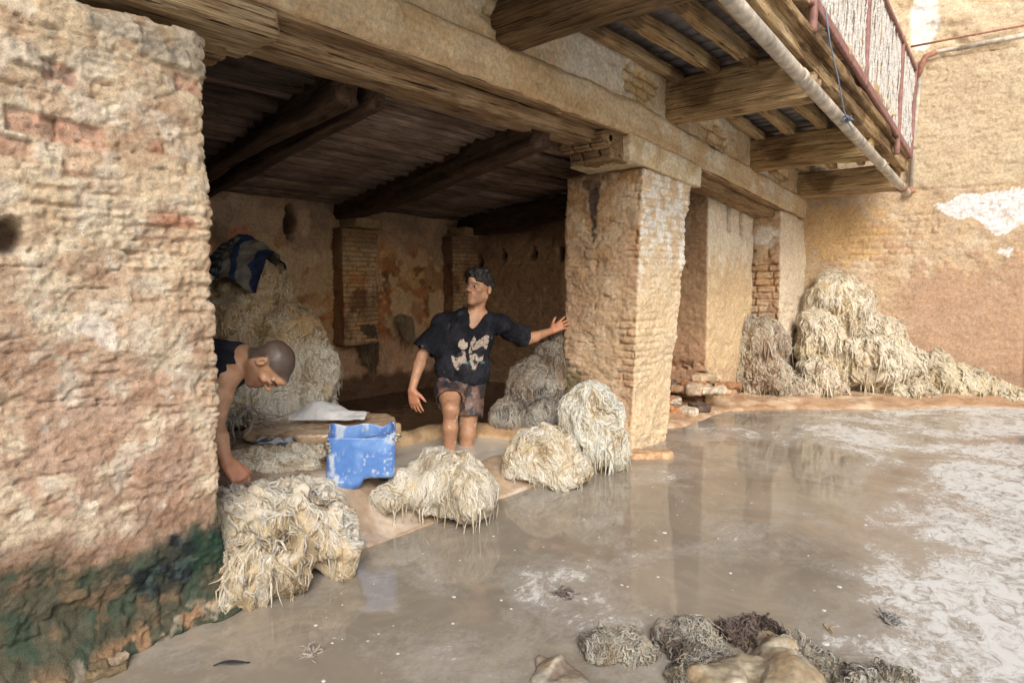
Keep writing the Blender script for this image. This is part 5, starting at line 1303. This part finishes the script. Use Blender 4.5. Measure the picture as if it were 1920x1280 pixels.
def sack(u, v):
    a = (u - .5) * .46; b = (v - .5) * .22
    z = .085 * np.exp(-((a + .07) / .11) ** 2) * (1 - (2 * v - 1) ** 2) ** .5 + .03 * np.exp(-((a - .04) / .05) ** 2) * (v) + .02 * (1 - (2 * v - 1) ** 2)
    return cs_ + a[:, None] * Rr * (1 - .0 * v[:, None]) + (b * (1 - .7 * np.clip(u - .55, 0, 1)))[:, None] * Ff + z[:, None] * V3(0, 0, 1)
M_SACK = mat_simple('woven_sack', (.62, .64, .66), .7, var=.1, scale=300, b_=.001, usecol=True)
cloth('empty_sack', sack, .010, M_SACK, lambda u, v, V: mixc(V3(.56, .57, .58), V3(.66, .67, .67), ss(-.3, .3, fbm(V, 9, 3, 9))), 'empty white woven sack laid flat on the stone bench', 730, 'sack')
cr_c = V3(*(-0.976, 1.796, 0.322))
def ragp(u, v):
    a = (u - .5) * .2; b = (v - .5) * .14; return cr_c + a[:, None] * Rr + b[:, None] * Ff + (.035 * np.cos(a * 13) * np.cos(b * 14))[:, None] * V3(0, 0, 1)
cloth('crumpled_rag', ragp, .03, M_CLOTH, lambda u, v, V: mixc(V3(.05, .06, .085), V3(.35, .37, .42), ss(.0, .3, fbm(V, 14, 3, 12))), 'dark crumpled plastic rag on the flat hides', 740, 'rag')

# ================================================================== CAMERA, LIGHT
cam = bpy.data.cameras.new('camera'); cam.sensor_width = 36; cam.lens = 36 * 1200 / 1920; cam.clip_end = 500; cam.clip_start = .05
co = bpy.data.objects.new('camera', cam); COL.objects.link(co); co.location = (2.29, 0, 1.2)
co.rotation_euler = (math.radians(90 - 5.0006), 0, math.radians(40.505)); sc.camera = co
w = bpy.data.worlds.new('World'); sc.world = w; w.use_nodes = True; nt = w.node_tree
sky = nt.nodes.new('ShaderNodeTexSky'); sky.sky_type = 'NISHITA'; sky.sun_disc = False
LD = Vector((.62, -.52, .62)).normalized()      # towards the sun
el = math.asin(LD.z); sky.sun_elevation = el; sky.sun_rotation = math.atan2(LD.x, LD.y)
sky.dust_density = 4; sky.air_density = 1.0; sky.ozone_density = .5
bg = nt.nodes['Background']; nt.links.new(sky.outputs[0], bg.inputs[0]); bg.inputs[1].default_value = .135
sd = bpy.data.lights.new('sun', 'SUN'); sd.energy = 2.5; sd.angle = math.radians(32); sd.color = (1, .965, .91)
so = bpy.data.objects.new('sun', sd); COL.objects.link(so); so.rotation_euler = LD.to_track_quat('Z', 'Y').to_euler(); so.location = (4, -4, 8)
vs = sc.view_settings; sc.display_settings.display_device = 'sRGB'; vs.view_transform = 'Standard'; vs.look = 'None'; vs.gamma = 1; vs.exposure = .25
sc.render.engine = 'CYCLES'; sc.cycles.max_bounces = 8; sc.cycles.diffuse_bounces = 5; sc.cycles.use_denoising = True
sc.cycles.caustics_reflective = False
sc.render.resolution_x = 1024; sc.render.resolution_y = 682

# ================================================================== PEOPLE
CR = V3(math.cos(math.radians(40.505)), math.sin(math.radians(40.505)), 0); CF = V3(-CR[1], CR[0], 0); UP = V3(0, 0, 1)
def nrm(v): v = np.array(v, float); return v / np.linalg.norm(v)
def frame(fwd, up):
    f = nrm(fwd); r = nrm(np.cross(f, up)); u = np.cross(r, f); return r, f, u      # right, forward, up
def hpt(H, p): return H['c'] + H['s'] * (H['r'] * p[0] + H['f'] * p[1] + H['u'] * p[2])
def add_head(S, H, open_=.0):
    s = H['s']; R = np.stack([H['r'], H['f'], H['u']]); A = lambda p: hpt(H, p)
    S.ell(A((0, -.012, .032)), V3(.074, .094, .082) * s, .01, R)
    S.ell(A((0, .022, -.035)), V3(.053, .064, .076) * s, .03, R)
    S.ell(A((0, .055, -.058)), V3(.033, .036, .042) * s, .02, R)
    S.cone(A((0, .074, -.100)), A((0, .072, -.092)), .015 * s, .018 * s, .02)
    for q in (-1, 1):
        S.cone(A((q * .05, -.008, -.055)), A((q * .014, .064, -.100)), .017 * s, .012 * s, .022)      # jaw
        S.ell(A((q * .043, .058, -.018)), V3(.020, .020, .016) * s, .018, R)                           # cheek bone
        S.cone(A((q * .014, .085, .024)), A((q * .044, .072, .022)), .010 * s, .009 * s, .010)          # brow
    S.cone(A((0, .082, .045)), A((0, .088, .02)), .025 * s, .012 * s, .03)
    for q in (-1, 1): S.ell(A((q * .031, .094, .004)), V3(.016, .014, .0085) * s, .008, R, op='s')
    for q in (-1, 1): S.ell(A((q * .031, .0755, .004)), V3(.0145, .0125, .0125) * s, .004, R)
    S.cone(A((0, .088, .016)), A((0, .112, -.024)), .0065 * s, .0095 * s, .008)                         # nose
    for q in (-1, 1): S.cone(A((q * .009, .102, -.028)), A((q * .013, .094, -.030)), .008 * s, .007 * s, .006)
    S.cone(A((-.017, .088, -.054)), A((.017, .088, -.054)), .0062 * s, .0062 * s, .006); S.cone(A((0, .093, -.053)), A((0, .092, -.055)), .007 * s, .007 * s, .006)
    S.cone(A((-.014, .087, -.068 - open_)), A((.014, .087, -.068 - open_)), .0068 * s, .0068 * s, .006); S.cone(A((0, .090, -.068 - open_)), A((0, .09, -.068 - open_)), .0075 * s, .0075 * s, .006)
    S.cone(A((-.018, .100, -.061 - open_ / 2)), A((.018, .100, -.061 - open_ / 2)), (.0028 + open_ * .6) * s, (.0028 + open_ * .6) * s, .002, 's')
    for q in (-1, 1):                                                                                    # ears
        S.ell(A((q * .080, -.016, -.004)), V3(.009, .019, .031) * s, .006, R)
        S.ell(A((q * .088, -.008, .000)), V3(.008, .010, .019) * s, .003, R, op='s')
def add_hand(S, wrist, d, back, thumb_side, curl=(.3, .3, .35, .4), spread=.10, thumb=(.7, .25), s=1.0):
    """d finger direction, back = direction out of the back of the hand, thumb_side = sign along d x back"""
    d = nrm(d); side = nrm(np.cross(d, back)) * thumb_side; bk = nrm(np.cross(side, d)); bk = bk * np.sign(bk @ np.array(back))
    w = np.array(wrist, float); off = [.030, .010, -.010, -.028]; kl = [.088, .092, .087, .078]; fl = [.068, .076, .071, .056]
    tips = []
    for i in range(4):
        k = w + d * kl[i] * s + side * off[i] * s
        S.cone(w + side * off[i] * .55 * s + d * .012, k, .0155 * s, .0125 * s, .014)
        dd = nrm(d + side * spread * (1.5 - i)); p = k; a = 0; r = .0092
        for j, fr in enumerate((.46, .30, .24)):
            a = a + curl[i] * (.7 if j == 0 else 1.0)
            q = p + (dd * math.cos(a) - bk * math.sin(a)) * fl[i] * fr * s
            S.cone(p, q, r * s, (r - .0008) * s, .002 if j else .006); p = q; r -= .0008
        tips.append(p)
    S.ell(w + d * .05 * s - bk * .006, V3(.03, .03, .016) * s, .012, np.stack([d, side, bk]))
    p = w + d * .022 * s + side * .024 * s; td = nrm(d * .75 + side * thumb[0] - bk * thumb[1])
    q = p + td * .040 * s; S.cone(p, q, .0165 * s, .0115 * s, .012); td2 = nrm(td + d * .35); q2 = q + td2 * .03 * s; S.cone(q, q2, .0112 * s, .0098 * s, .003); td3 = nrm(td2 + d * .25 - bk * .2); S.cone(q2, q2 + td3 * .022 * s, .0098 * s, .0082 * s, .002)
    return tips
def limb(S, a, b, r1, r2, bulge=0, bpos=.35, k=.02):
    a = np.array(a, float); b = np.array(b, float)
    if bulge:
        m = a + (b - a) * bpos; S.cone(a, m, r1, bulge, k); S.cone(m, b, bulge, r2, k)
    else: S.cone(a, b, r1, r2, k)
def ccone(S, a, b, r1, r2, hollow=.014, k=.02):
    """flat-ended sleeve; returns a function that hollows the open end"""
    a = np.array(a, float); b = np.array(b, float); L = np.linalg.norm(b - a); u = (b - a) / L; m = max(r1, r2) + k + .03
    sl, X, Y, Z = S._sub(np.minimum(a, b) - m, np.maximum(a, b) + m)
    t = ((X - a[0]) * u[0] + (Y - a[1]) * u[1] + (Z - a[2]) * u[2]) / L; tc = np.clip(t, 0, 1.0)
    rad = np.sqrt(np.maximum((X - a[0]) ** 2 + (Y - a[1]) ** 2 + (Z - a[2]) ** 2 - (t * L) ** 2, 0))
    d = np.maximum(rad - (r1 + (r2 - r1) * tc), np.maximum((t - 1) * L, -t * L - r1 * .6))
    S.comb(sl, d, k, 'u')
    def hol():
        S.cone(a + (b - a) * .72, b + u * .05, r1 + (r2 - r1) * .72 - hollow - .002, r2 - hollow + .003, 0, 's')
    return hol
def skin_mat():
    m, nt, b = nodes('skin')
    at = N_(nt, 'ShaderNodeAttribute', attribute_name='Col').outputs['Color']; tc = N_(nt, 'ShaderNodeTexCoord').outputs['Object']
    n1 = noise(nt, tc, 40, 5, .6); n2 = noise(nt, tc, 300, 3, .6)
    nt.links.new(mulc(nt, at, rng(nt, n1, .3, .7, .88, 1.12)), b.inputs['Base Color']); nt.links.new(rng(nt, n1, .35, .65, .36, .55), b.inputs['Roughness'])
    b.inputs['Subsurface Weight'].default_value = .12; b.inputs['Subsurface Radius'].default_value = (.012, .004, .002); b.inputs['Subsurface Scale'].default_value = 1
    bump(nt, b, [n1, n2], [.002, .0006]); return m
M_SK = skin_mat()
M_HAIR = mat_simple('black_hair', (.012, .010, .010), .45, var=.5, scale=150, b_=.004)
M_EYE = mat_simple('eye_surface', (.7, .66, .6), .15, var=.03, scale=50, b_=0, usecol=True)
M_SHIRT = mat_simple('black_cotton', (.02, .02, .025), .85, var=.3, scale=60, b_=.002, usecol=True, spec=.15)
def hl(v, H):   # head-frame coordinates
    q = (v - H['c']) / H['s']; return q @ H['r'], q @ H['f'], q @ H['u']
def hairline(y, x):
    return np.where(y > .03, .030 + (y - .03) * .55, np.where(y > -.035, .0 + (y + .035) * .46, -.075 + (-.035 - y) * -.25)) + .0 * x
def skin_colour(V, H, base, hair=False, beard=.5, hands=(), wet=()):
    x, y, z = hl(V, H); n = fbm(V, 14, 4, 801); inh = (np.sqrt(x * x + y * y + z * z) < .16) & (z > -.13)
    c = mixc(np.array(base) * .9, np.array(base) * 1.1, ss(-.3, .3, n))
    bd = inh * ss(-.028, -.055, z + .25 * np.maximum(.03 - y, 0)) * ss(-.03, .02, y) * ss(-.125, -.112, z)
    bd = np.maximum(bd, inh * ss(.012, .006, np.abs(z + .043)) * ss(.075, .085, y) * ss(.035, .02, np.abs(x)))
    c = mixc(c, np.array(base) * V3(.42, .40, .42), bd * beard)
    lip = inh * ss(.010, .005, np.abs(z + .061)) * ss(.024, .018, np.abs(x)) * ss(.080, .086, y)
    c = mixc(c, V3(.36, .13, .10), lip * .7)
    brow = inh * ss(.0055, .003, np.abs(z - .0245 + .12 * np.abs(np.abs(x) - .028))) * ss(.008, .013, np.abs(x)) * ss(.052, .046, np.abs(x)) * (y > .055)
    c = mixc(c, V3(.02, .014, .012), brow * .92)
    lid = inh * ss(.0045, .002, np.abs(z - .0125)) * ss(.047, .042, np.abs(x)) * ss(.012, .016, np.abs(x)) * (y > .06)
    c = mixc(c, V3(.12, .06, .045), lid * .55)
    rd = inh * ss(.03, .0, np.sqrt((np.abs(x) - .0) ** 2 + (z + .02) ** 2)) * (y > .08); c = mixc(c, np.array(base) * V3(1.1, .85, .8), rd * .5)
    if hair:
        hm = inh * ss(-.006, .010, z - hairline(y, x)) * ss(.108, .085, y - .3 * (z - .05)) * (1 - ss(.068, .078, np.abs(x)) * ss(.035, .02, np.abs(z)) * (np.abs(y + .015) < .024))
        c = mixc(c, mixc(V3(.075, .062, .055), V3(.04, .033, .03), ss(.02, .10, z)), hm * .92)
    for p, r in hands:
        d = np.linalg.norm(V - np.array(p), axis=1); c = mixc(c, np.array(base) * V3(1.05, .72, .66), ss(r, r * .4, d) * .6)
    for p, r in wet:
        d = np.linalg.norm(V - np.array(p), axis=1); c = mixc(c, np.array(base) * V3(.55, .5, .5), ss(r, r * .5, d) * ss(-.2, .2, n) * .6); c = mixc(c, V3(.62, .58, .52), ss(r, r * .5, d) * ss(.75, .9, fbm(V, 26, 3, 803)) * .7)
    return c
def eyes(H, gaze, par):
    for q in (-1, 1):
        c = hpt(H, (q * .031, .0795, .0035)); r = .0113 * H['s']; n, m = 14, 20
        th = np.linspace(0, math.pi, n); ph = np.arange(m) / m * 2 * math.pi
        g_ = nrm(gaze); a = nrm(np.cross(g_, UP + .01)); b = np.cross(g_, a)
        V = c + r * (np.cos(th)[:, None, None] * g_ + np.sin(th)[:, None, None] * (np.cos(ph)[None, :, None] * a + np.sin(ph)[None, :, None] * b))
        I = np.arange(n * m).reshape(n, m); J = np.roll(I, -1, 1); F = np.stack([I[:-1], J[:-1], J[1:], I[1:]], -1).reshape(-1, 4)
        ir = np.repeat(np.cos(th), m); col = mixc(V3(.36, .32, .29), V3(.02, .012, .01), ss(.72, .80, ir))
        adopt(mk('eye', V.reshape(-1, 3), F, M_EYE, None, True, col), par)

# ---------------------------------------------------------------- standing man
H1 = {'c': V3(*(-0.802, 3.258, 1.178)), 's': 1.05}
H1['r'], H1['f'], H1['u'] = frame(-CF * .84 - CR * .52 + UP * .14, UP + CR * .07 + CF * .04)
J = dict(neck=(-0.856, 3.281, 0.985), chest=(-0.872, 3.237, 0.835), belly=(-0.890, 3.189, 0.663), pel=(-0.900, 3.166, 0.536), rs=(-1.005, 3.095, 0.931), ls=(-0.751, 3.442, 0.917), re=(-1.068, 2.963, 0.708), rw=(-1.047, 2.850, 0.487),
         le=(-0.725, 3.715, 0.798), lw=(-0.685, 3.953, 0.851), rh=(-0.941, 3.101, 0.501), lh=(-0.858, 3.236, 0.486), rk=(-0.737, 2.918, 0.380), lk=(-0.825, 3.161, 0.165), ra=(-0.765, 2.925, -0.032), la=(-0.827, 3.138, -0.245))
J = {k: V3(*v) for k, v in J.items()}
BR, BF, BU = frame(np.cross(nrm(J['ls'] - J['rs']), UP) * 1.0, nrm(J['neck'] - J['pel']))
if BF @ CF > 0: BF = -BF; BR = -BR
BM = np.stack([BR, BF, BU])
pts = np.array(list(J.values()) + [H1['c'] + UP * .16]); S = SDF(pts.min(0) - .17, pts.max(0) + .15, .0052)
add_head(S, H1, .003)
S.cone(hpt(H1, (0, -.022, -.05)), J['neck'] + UP * .01, .053, .060, .03)
for q in (-1, 1): S.cone(hpt(H1, (q * .045, -.02, -.04)), J['neck'] + BF * .035, .016, .014, .025)
S.cone(J['neck'], J['rs'] + UP * .01 + BR * 0, .055, .048, .04); S.cone(J['neck'], J['ls'] + UP * .01, .055, .048, .04)
S.ell(J['chest'], (.155, .098, .19), .05, BM); S.ell(J['belly'], (.125, .085, .14), .05, BM); S.ell(J['pel'], (.135, .095, .11), .04, BM)
for s_ in 'rl':
    S.ell(J[s_ + 's'], (.056, .056, .06), .03)
    limb(S, J[s_ + 's'], J[s_ + 'e'], .047, .036, .044, .4); limb(S, J[s_ + 'e'], J[s_ + 'w'], .036, .025, .039, .25)
    limb(S, J[s_ + 'h'], J[s_ + 'k'], .082, .054, .078, .4, .03); S.ell(J[s_ + 'k'] + BF * .012, (.050, .050, .056), .02)
    limb(S, J[s_ + 'k'], J[s_ + 'a'], .049, .033, .052, .3)
    S.cone(J[s_ + 'a'] - UP * .03 - BF * .03, J[s_ + 'a'] - UP * .055 + BF * .15, .036, .030, .03)
S.ell(J['rk'] + BF * .035 + UP * .005, (.03, .025, .034), .015, BM)
add_hand(S, J['rw'], -UP * .95 + CR * .22 - CF * .1, -CR * .35 - CF * .9, 1 if (np.cross(-UP, -CR * .35 - CF * .9) @ (CR - CF * .4)) > 0 else -1, (.12, .25, .32, .38), .16, (.75, .1), 1.02)
hd = nrm(CR * .80 + UP * .45 + CF * .12)
add_hand(S, J['lw'], hd, -CF * .85 - CR * .1 + UP * .45, 1 if (np.cross(hd, -CF) @ UP) > 0 else -1, (.05, .22, .30, .38), .20, (1.0, .15), .98)
V, F = S.mesh(); V = relax(V, F, 1, .4)
V += vnormals(V, F) * (.0016 * fbm(V, 18, 3, 810))[:, None]
c = skin_colour(V, H1, (.50, .275, .165), False, .40, [(J['rw'] - UP * .06, .13), (J['lw'] + CR * .06, .13)], [(J['rk'] - UP * .1, .25), (J['lk'], .22)])
man = mk('person', V, F, M_SK, None, True, c); recentre(man)
tag(man, 'man standing knee deep in the basin in a black printed t-shirt, touching the pillar', 'person')
eyes(H1, -CF * .78 - CR * .58 + UP * .22, man)
# hair
S = SDF(H1['c'] - .17, H1['c'] + .17, .0042); A1 = np.stack([H1['r'], H1['f'], H1['u']])
S.ell(hpt(H1, (0, -.016, .044)), V3(.088, .105, .096) * H1['s'], 0, A1)
S.ell(hpt(H1, (.01, .062, .088)), V3(.062, .048, .036) * H1['s'], .03, A1)
S.ell(hpt(H1, (-.02, .03, .115)), V3(.06, .06, .028) * H1['s'], .02, A1)
X, Y, Z = np.meshgrid(*S.ax, indexing='ij'); Q = np.stack([X.ravel(), Y.ravel(), Z.ravel()], 1); x, y, z = hl(Q, H1)
g_ = hairline(y, x) - .010 * ss(.02, .06, y) + .006 * vn(Q * 60, 5) - z
ear = .020 - np.sqrt((y + .012) ** 2 + (z - .0) ** 2)
S.f = np.maximum(S.f, np.maximum(g_, np.where(np.abs(x) > .06, ear, -1)).reshape(S.n).astype(np.float32))
V, F = S.mesh(); V = relax(V, F, 2, .5); Nn = vnormals(V, F)
V += Nn * (.009 * fbm(V, 30, 3, 811) + .005 * ridged(V + .02 * np.stack([vn(V * 20, 1), vn(V * 20, 2), vn(V * 20, 3)], 1), 60, 2, 812, st=(1, 1, .5)) - .003)[:, None]
adopt(mk('hair', V, F, M_HAIR, None, True, None), man)
# t-shirt
S = SDF(pts.min(0) - .17, pts.max(0) + .12, .006)
S.ell(J['chest'] + UP * .02, (.178, .120, .19), .0, BM); S.ell(J['belly'], (.182, .126, .19), .06, BM); S.ell(J['belly'] - UP * .06, (.200, .136, .15), .05, BM)
S.cone(J['neck'] - UP * .015, J['rs'] + UP * .008, .062, .066, .03); S.cone(J['neck'] - UP * .015, J['ls'] + UP * .008, .062, .066, .03)
er = J['rs'] + (J['re'] - J['rs']) * .82; el_ = J['ls'] + (J['le'] - J['ls']) * .80
h1 = ccone(S, J['rs'] - UP * .02, er, .060, .090, .015, .03); h2 = ccone(S, J['ls'] - UP * .015, el_, .058, .084, .015, .03)
S.cone(J['chest'] + BR * .0, er + (J['chest'] - er) * .35, .07, .055, .06)
h1(); h2()
S.half(J['pel'] - UP * .018, -UP + BR * .05)
S.f = S.f
nk = J['neck']; vb = J['chest'] + BF * .125 + UP * .058
S.cone(nk + UP * .05, nk + UP * .01 + BF * .03, .066, .064, 0, 's'); S.cone(nk + BF * .055 + UP * .015 - CR * .006, vb - CR * .006, .066, .016, 0, 's')
S.cone(J['pel'] - UP * .10, J['pel'] + UP * .02, .155, .13, 0, 's') if False else None
V, F = S.mesh(); V = relax(V, F, 2, .5); Nn = vnormals(V, F)
q = (V - J['chest']) @ BM.T
dr = ridged(np.stack([q[:, 0] * 1.6 + .5 * q[:, 2], q[:, 1], q[:, 2] * .45], 1), 9, 3, 820); dr2 = ridged(V, 8, 3, 821, st=(1, 1, .8))
V += Nn * (.004 + .016 * (dr - .55) + .014 * (dr2 - .55) * ss(.05, -.1, q[:, 2]) + .003 * fbm(V, 30, 3, 822))[:, None]
c = mixc(V3(.010, .011, .015), V3(.022, .023, .030), ss(-.2, .3, fbm(V, 8, 4, 823)))
c = mixc(c, V3(.12, .12, .13), ss(.25, .8, fbm(V, 14, 5, 824)) * ss(-.1, .4, fbm(V, 5, 3, 825)) * .55)
c = mixc(c, V3(.5, .5, .48), ss(.85, 1.2, fbm(V, 26, 4, 826, st=(1, 1, .5))) * .5)
u_, w_ = (V - J['chest']) @ CR * 1.0, (V - J['chest']) @ UP; frt = (Nn @ BF > .1)
def pz(lst): return [((760 + a / 6.4 - 880) * 4.42 / 1200, (632 - (490 + b / 6.4)) * 4.42 / 1200) for a, b in lst]
wob = .003 * fbm(V, 50, 2, 827)
moon = (np.hypot(u_ - pz([(708, 975)])[0][0], w_ - pz([(708, 975)])[0][1]) < .034) & ~(np.hypot(u_ - pz([(745, 925)])[0][0], w_ - pz([(745, 925)])[0][1]) < .014)
c = mixc(c, V3(.52, .44, .36), (moon & frt) * .9)
for poly in ([(835, 885), (790, 960), (775, 1090), (835, 1060), (930, 1000), (985, 1055), (1020, 900), (985, 870), (920, 910), (870, 950)],
             [(780, 1100), (860, 1090), (900, 1160), (860, 1270), (815, 1280), (790, 1200)], [(905, 1140), (945, 1110), (935, 1180), (895, 1190)],
             [(570, 1110), (640, 1135), (740, 1090), (760, 1190), (690, 1200), (650, 1280), (600, 1230)], [(690, 1050), (735, 1060), (730, 1100), (695, 1095)]):
    m_ = in_poly(u_ + wob, w_ + wob, pz(poly)) & frt; lines = np.abs(fbm(V, 26, 3, 828)) > .10
    c = mixc(c, V3(.50, .42, .35), (m_ & lines) * .8)
c = mixc(c, V3(.10, .24, .26), (frt & (np.abs(w_ + .165 + .05 * u_) < .008) & (u_ > -.03) & (u_ < .11) & (fbm(V, 50, 2, 829) > 0)) * .7)
sh = mk('t_shirt', V, F, M_SHIRT, None, True, c); adopt(sh, man)
# shorts
S = SDF(pts.min(0) - .12, V3(pts.max(0)[0] + .1, pts.max(0)[1] + .1, J['belly'][2]), .006)
S.ell(J['pel'], (.160, .118, .13), .0, BM)
kr = J['rh'] + (J['rk'] - J['rh']) * .66; kl = J['lh'] + (J['lk'] - J['lh']) * .64
ha = ccone(S, J['rh'], kr, .100, .100, .015, .03); hb = ccone(S, J['lh'], kl, .100, .104, .015, .03); ha(); hb()
V, F = S.mesh(); V = relax(V, F, 1, .5); Nn = vnormals(V, F)
V += Nn * (.020 * (ridged(V, 12, 3, 830, st=(1, 1, .6)) - .5) + .004 * fbm(V, 30, 3, 831))[:, None]
c = mixc(V3(.05, .038, .036), V3(.17, .105, .085), ss(-.1, .3, fbm(V, 11, 4, 832))); c = mixc(c, V3(.36, .28, .25), ss(.45, .75, fbm(V, 17, 4, 833)) * .5); c = mixc(c, V3(.03, .035, .05), ss(.1, .35, fbm(V, 7, 3, 834)) * .7)
M_SHORT = mat_simple('wet_cotton', (.1, .1, .1), .5, var=.3, scale=60, b_=.002, usecol=True)
adopt(mk('shorts', V, F, M_SHORT, None, True, c), man)
# splash foam where the legs enter the basin is part of the basin water

# ---------------------------------------------------------------- bending man
H2 = {'c': V3(*(-0.489, 1.518, 0.834)), 's': 1.03}
H2['r'], H2['f'], H2['u'] = frame(-UP * .97 + CR * .16 - CF * .12, CR * .98 + UP * .15 - CF * .02)
K2 = dict(neck=(-0.654, 1.457, 0.844), chest=(-0.831, 1.354, 0.799), belly=(-0.964, 1.240, 0.793), pel=(-1.111, 1.138, 0.770), rs=(-0.599, 1.352, 0.784), ls=(-0.917, 1.516, 0.781), re=(-0.589, 1.295, 0.555), rw=(-0.501, 1.301, 0.414),
          le=(-0.896, 1.422, 0.496), lw=(-0.746, 1.323, 0.360), rh=(-1.028, 1.102, 0.756), lh=(-1.248, 1.176, 0.743), rk=(-0.932, 1.103, 0.507), lk=(-1.193, 1.194, 0.492), ra=(-1.066, 1.053, 0.276), la=(-1.290, 1.126, 0.269))
J = {k: V3(*v) for k, v in K2.items()}
sp = nrm(J['neck'] - J['pel']); BF2 = nrm(-UP - sp * (-UP @ sp)); BR2 = np.cross(BF2, sp); BM2 = np.stack([BR2, BF2, sp])
pts = np.array(list(J.values()) + [H2['c'] + CR * .15, H2['c'] - UP * .1]); S = SDF(pts.min(0) - .19, pts.max(0) + .17, .0046)
add_head(S, H2, .001)
S.cone(hpt(H2, (0, -.028, -.045)), J['neck'], .055, .066, .03)
for q in (-1, 1): S.cone(hpt(H2, (q * .045, -.02, -.045)), J['neck'] + BF2 * .05, .018, .016, .025)
S.cone(J['neck'], J['rs'], .058, .056, .05); S.cone(J['neck'], J['ls'], .058, .056, .05)
S.ell(J['chest'], (.165, .115, .19), .05, BM2); S.ell(J['belly'], (.135, .10, .16), .05, BM2); S.ell(J['pel'], (.145, .11, .12), .04, BM2)
for s_ in 'rl':
    S.ell(J[s_ + 's'], (.062, .062, .065), .03)
    limb(S, J[s_ + 's'], J[s_ + 'e'], .058, .037, .053, .38); limb(S, J[s_ + 'e'], J[s_ + 'w'], .037, .028, .044, .28)
    limb(S, J[s_ + 'h'], J[s_ + 'k'], .09, .056, .083, .4, .03); limb(S, J[s_ + 'k'], J[s_ + 'a'], .052, .034, .056, .3)
    S.cone(J[s_ + 'a'] - UP * .03, J[s_ + 'a'] - UP * .05 + CR * .16, .036, .030, .03)
fd = nrm(CR * .62 - UP * .74); fb = nrm(CR * .6 + UP * .5 - CF * .6)
add_hand(S, J['rw'], fd, fb, 1 if (np.cross(fd, fb) @ CF) > 0 else -1, (.75, .85, .9, .95), .02, (.55, .5), 1.08)
fd2 = nrm(CR * .4 - UP * .9); add_hand(S, J['lw'], fd2, -CF * .3 + CR * .8, 1 if (np.cross(fd2, CR) @ CF) < 0 else -1, (.5, .6, .65, .7), .04, (.6, .4), 1.0)
V, F = S.mesh(); V = relax(V, F, 1, .4); V += vnormals(V, F) * (.0018 * fbm(V, 16, 3, 840))[:, None]
c = skin_colour(V, H2, (.47, .27, .165), True, .6, [(J['rw'] + fd * .05, .13), (J['lw'], .13)])
m2 = mk('person', V, F, M_SK, None, True, c); recentre(m2)
tag(m2, 'man with cropped hair and black sleeveless top bending low beside the left pillar', 'person')
eyes(H2, -UP * 1.0 - CF * .25 + CR * .05, m2)
S = SDF(pts.min(0) - .19, pts.max(0) + .17, .006)
S.ell(J['chest'] + sp * .02, (.185, .142, .22), .0, BM2); S.ell(J['belly'], (.155, .125, .20), .06, BM2); S.ell(J['pel'] + sp * .06, (.155, .125, .12), .04, BM2)
S.cone(J['neck'] - sp * .02, J['rs'] - BF2 * .006 - sp * .005, .072, .068, .05); S.cone(J['neck'] - sp * .02, J['ls'] - BF2 * .006 - sp * .005, .072, .068, .05)
S.half(J['neck'] + sp * .042, sp)
for s_ in 'rl':
    o_ = nrm(J[s_ + 's'] - J['neck'] - sp * ((J[s_ + 's'] - J['neck']) @ sp)); S.cone(J[s_ + 's'] + BF2 * .082 + o_ * .035 - sp * .018, J[s_ + 's'] + BF2 * .2 + o_ * .06 - sp * .03, .074, .09, 0, 's')
S.ell(J['neck'] + sp * .07 + BF2 * .03, (.065, .065, .045), 0, BM2, 's')
V, F = S.mesh(); V = relax(V, F, 2, .5); V += vnormals(V, F) * (.010 * (ridged(V, 8, 3, 841) - .5) + .002 * fbm(V, 30, 3, 842))[:, None]
c = mixc(V3(.014, .014, .020), V3(.026, .025, .034), ss(-.2, .3, fbm(V, 12, 4, 843)))
adopt(mk('sleeveless_top', V, F, M_SHIRT, None, True, c), m2)
S = SDF(pts.min(0) - .19, pts.max(0) + .1, .008); S.ell(J['pel'], (.16, .13, .13), .0, BM2)
ha = ccone(S, J['rh'], J['rh'] + (J['rk'] - J['rh']) * .7, .105, .095); hb = ccone(S, J['lh'], J['lh'] + (J['lk'] - J['lh']) * .7, .105, .095); ha(); hb()
V, F = S.mesh(); adopt(mk('shorts', V, F, M_SHORT, None, True, np.ones((len(V), 3)) * V3(.05, .05, .06)), m2)
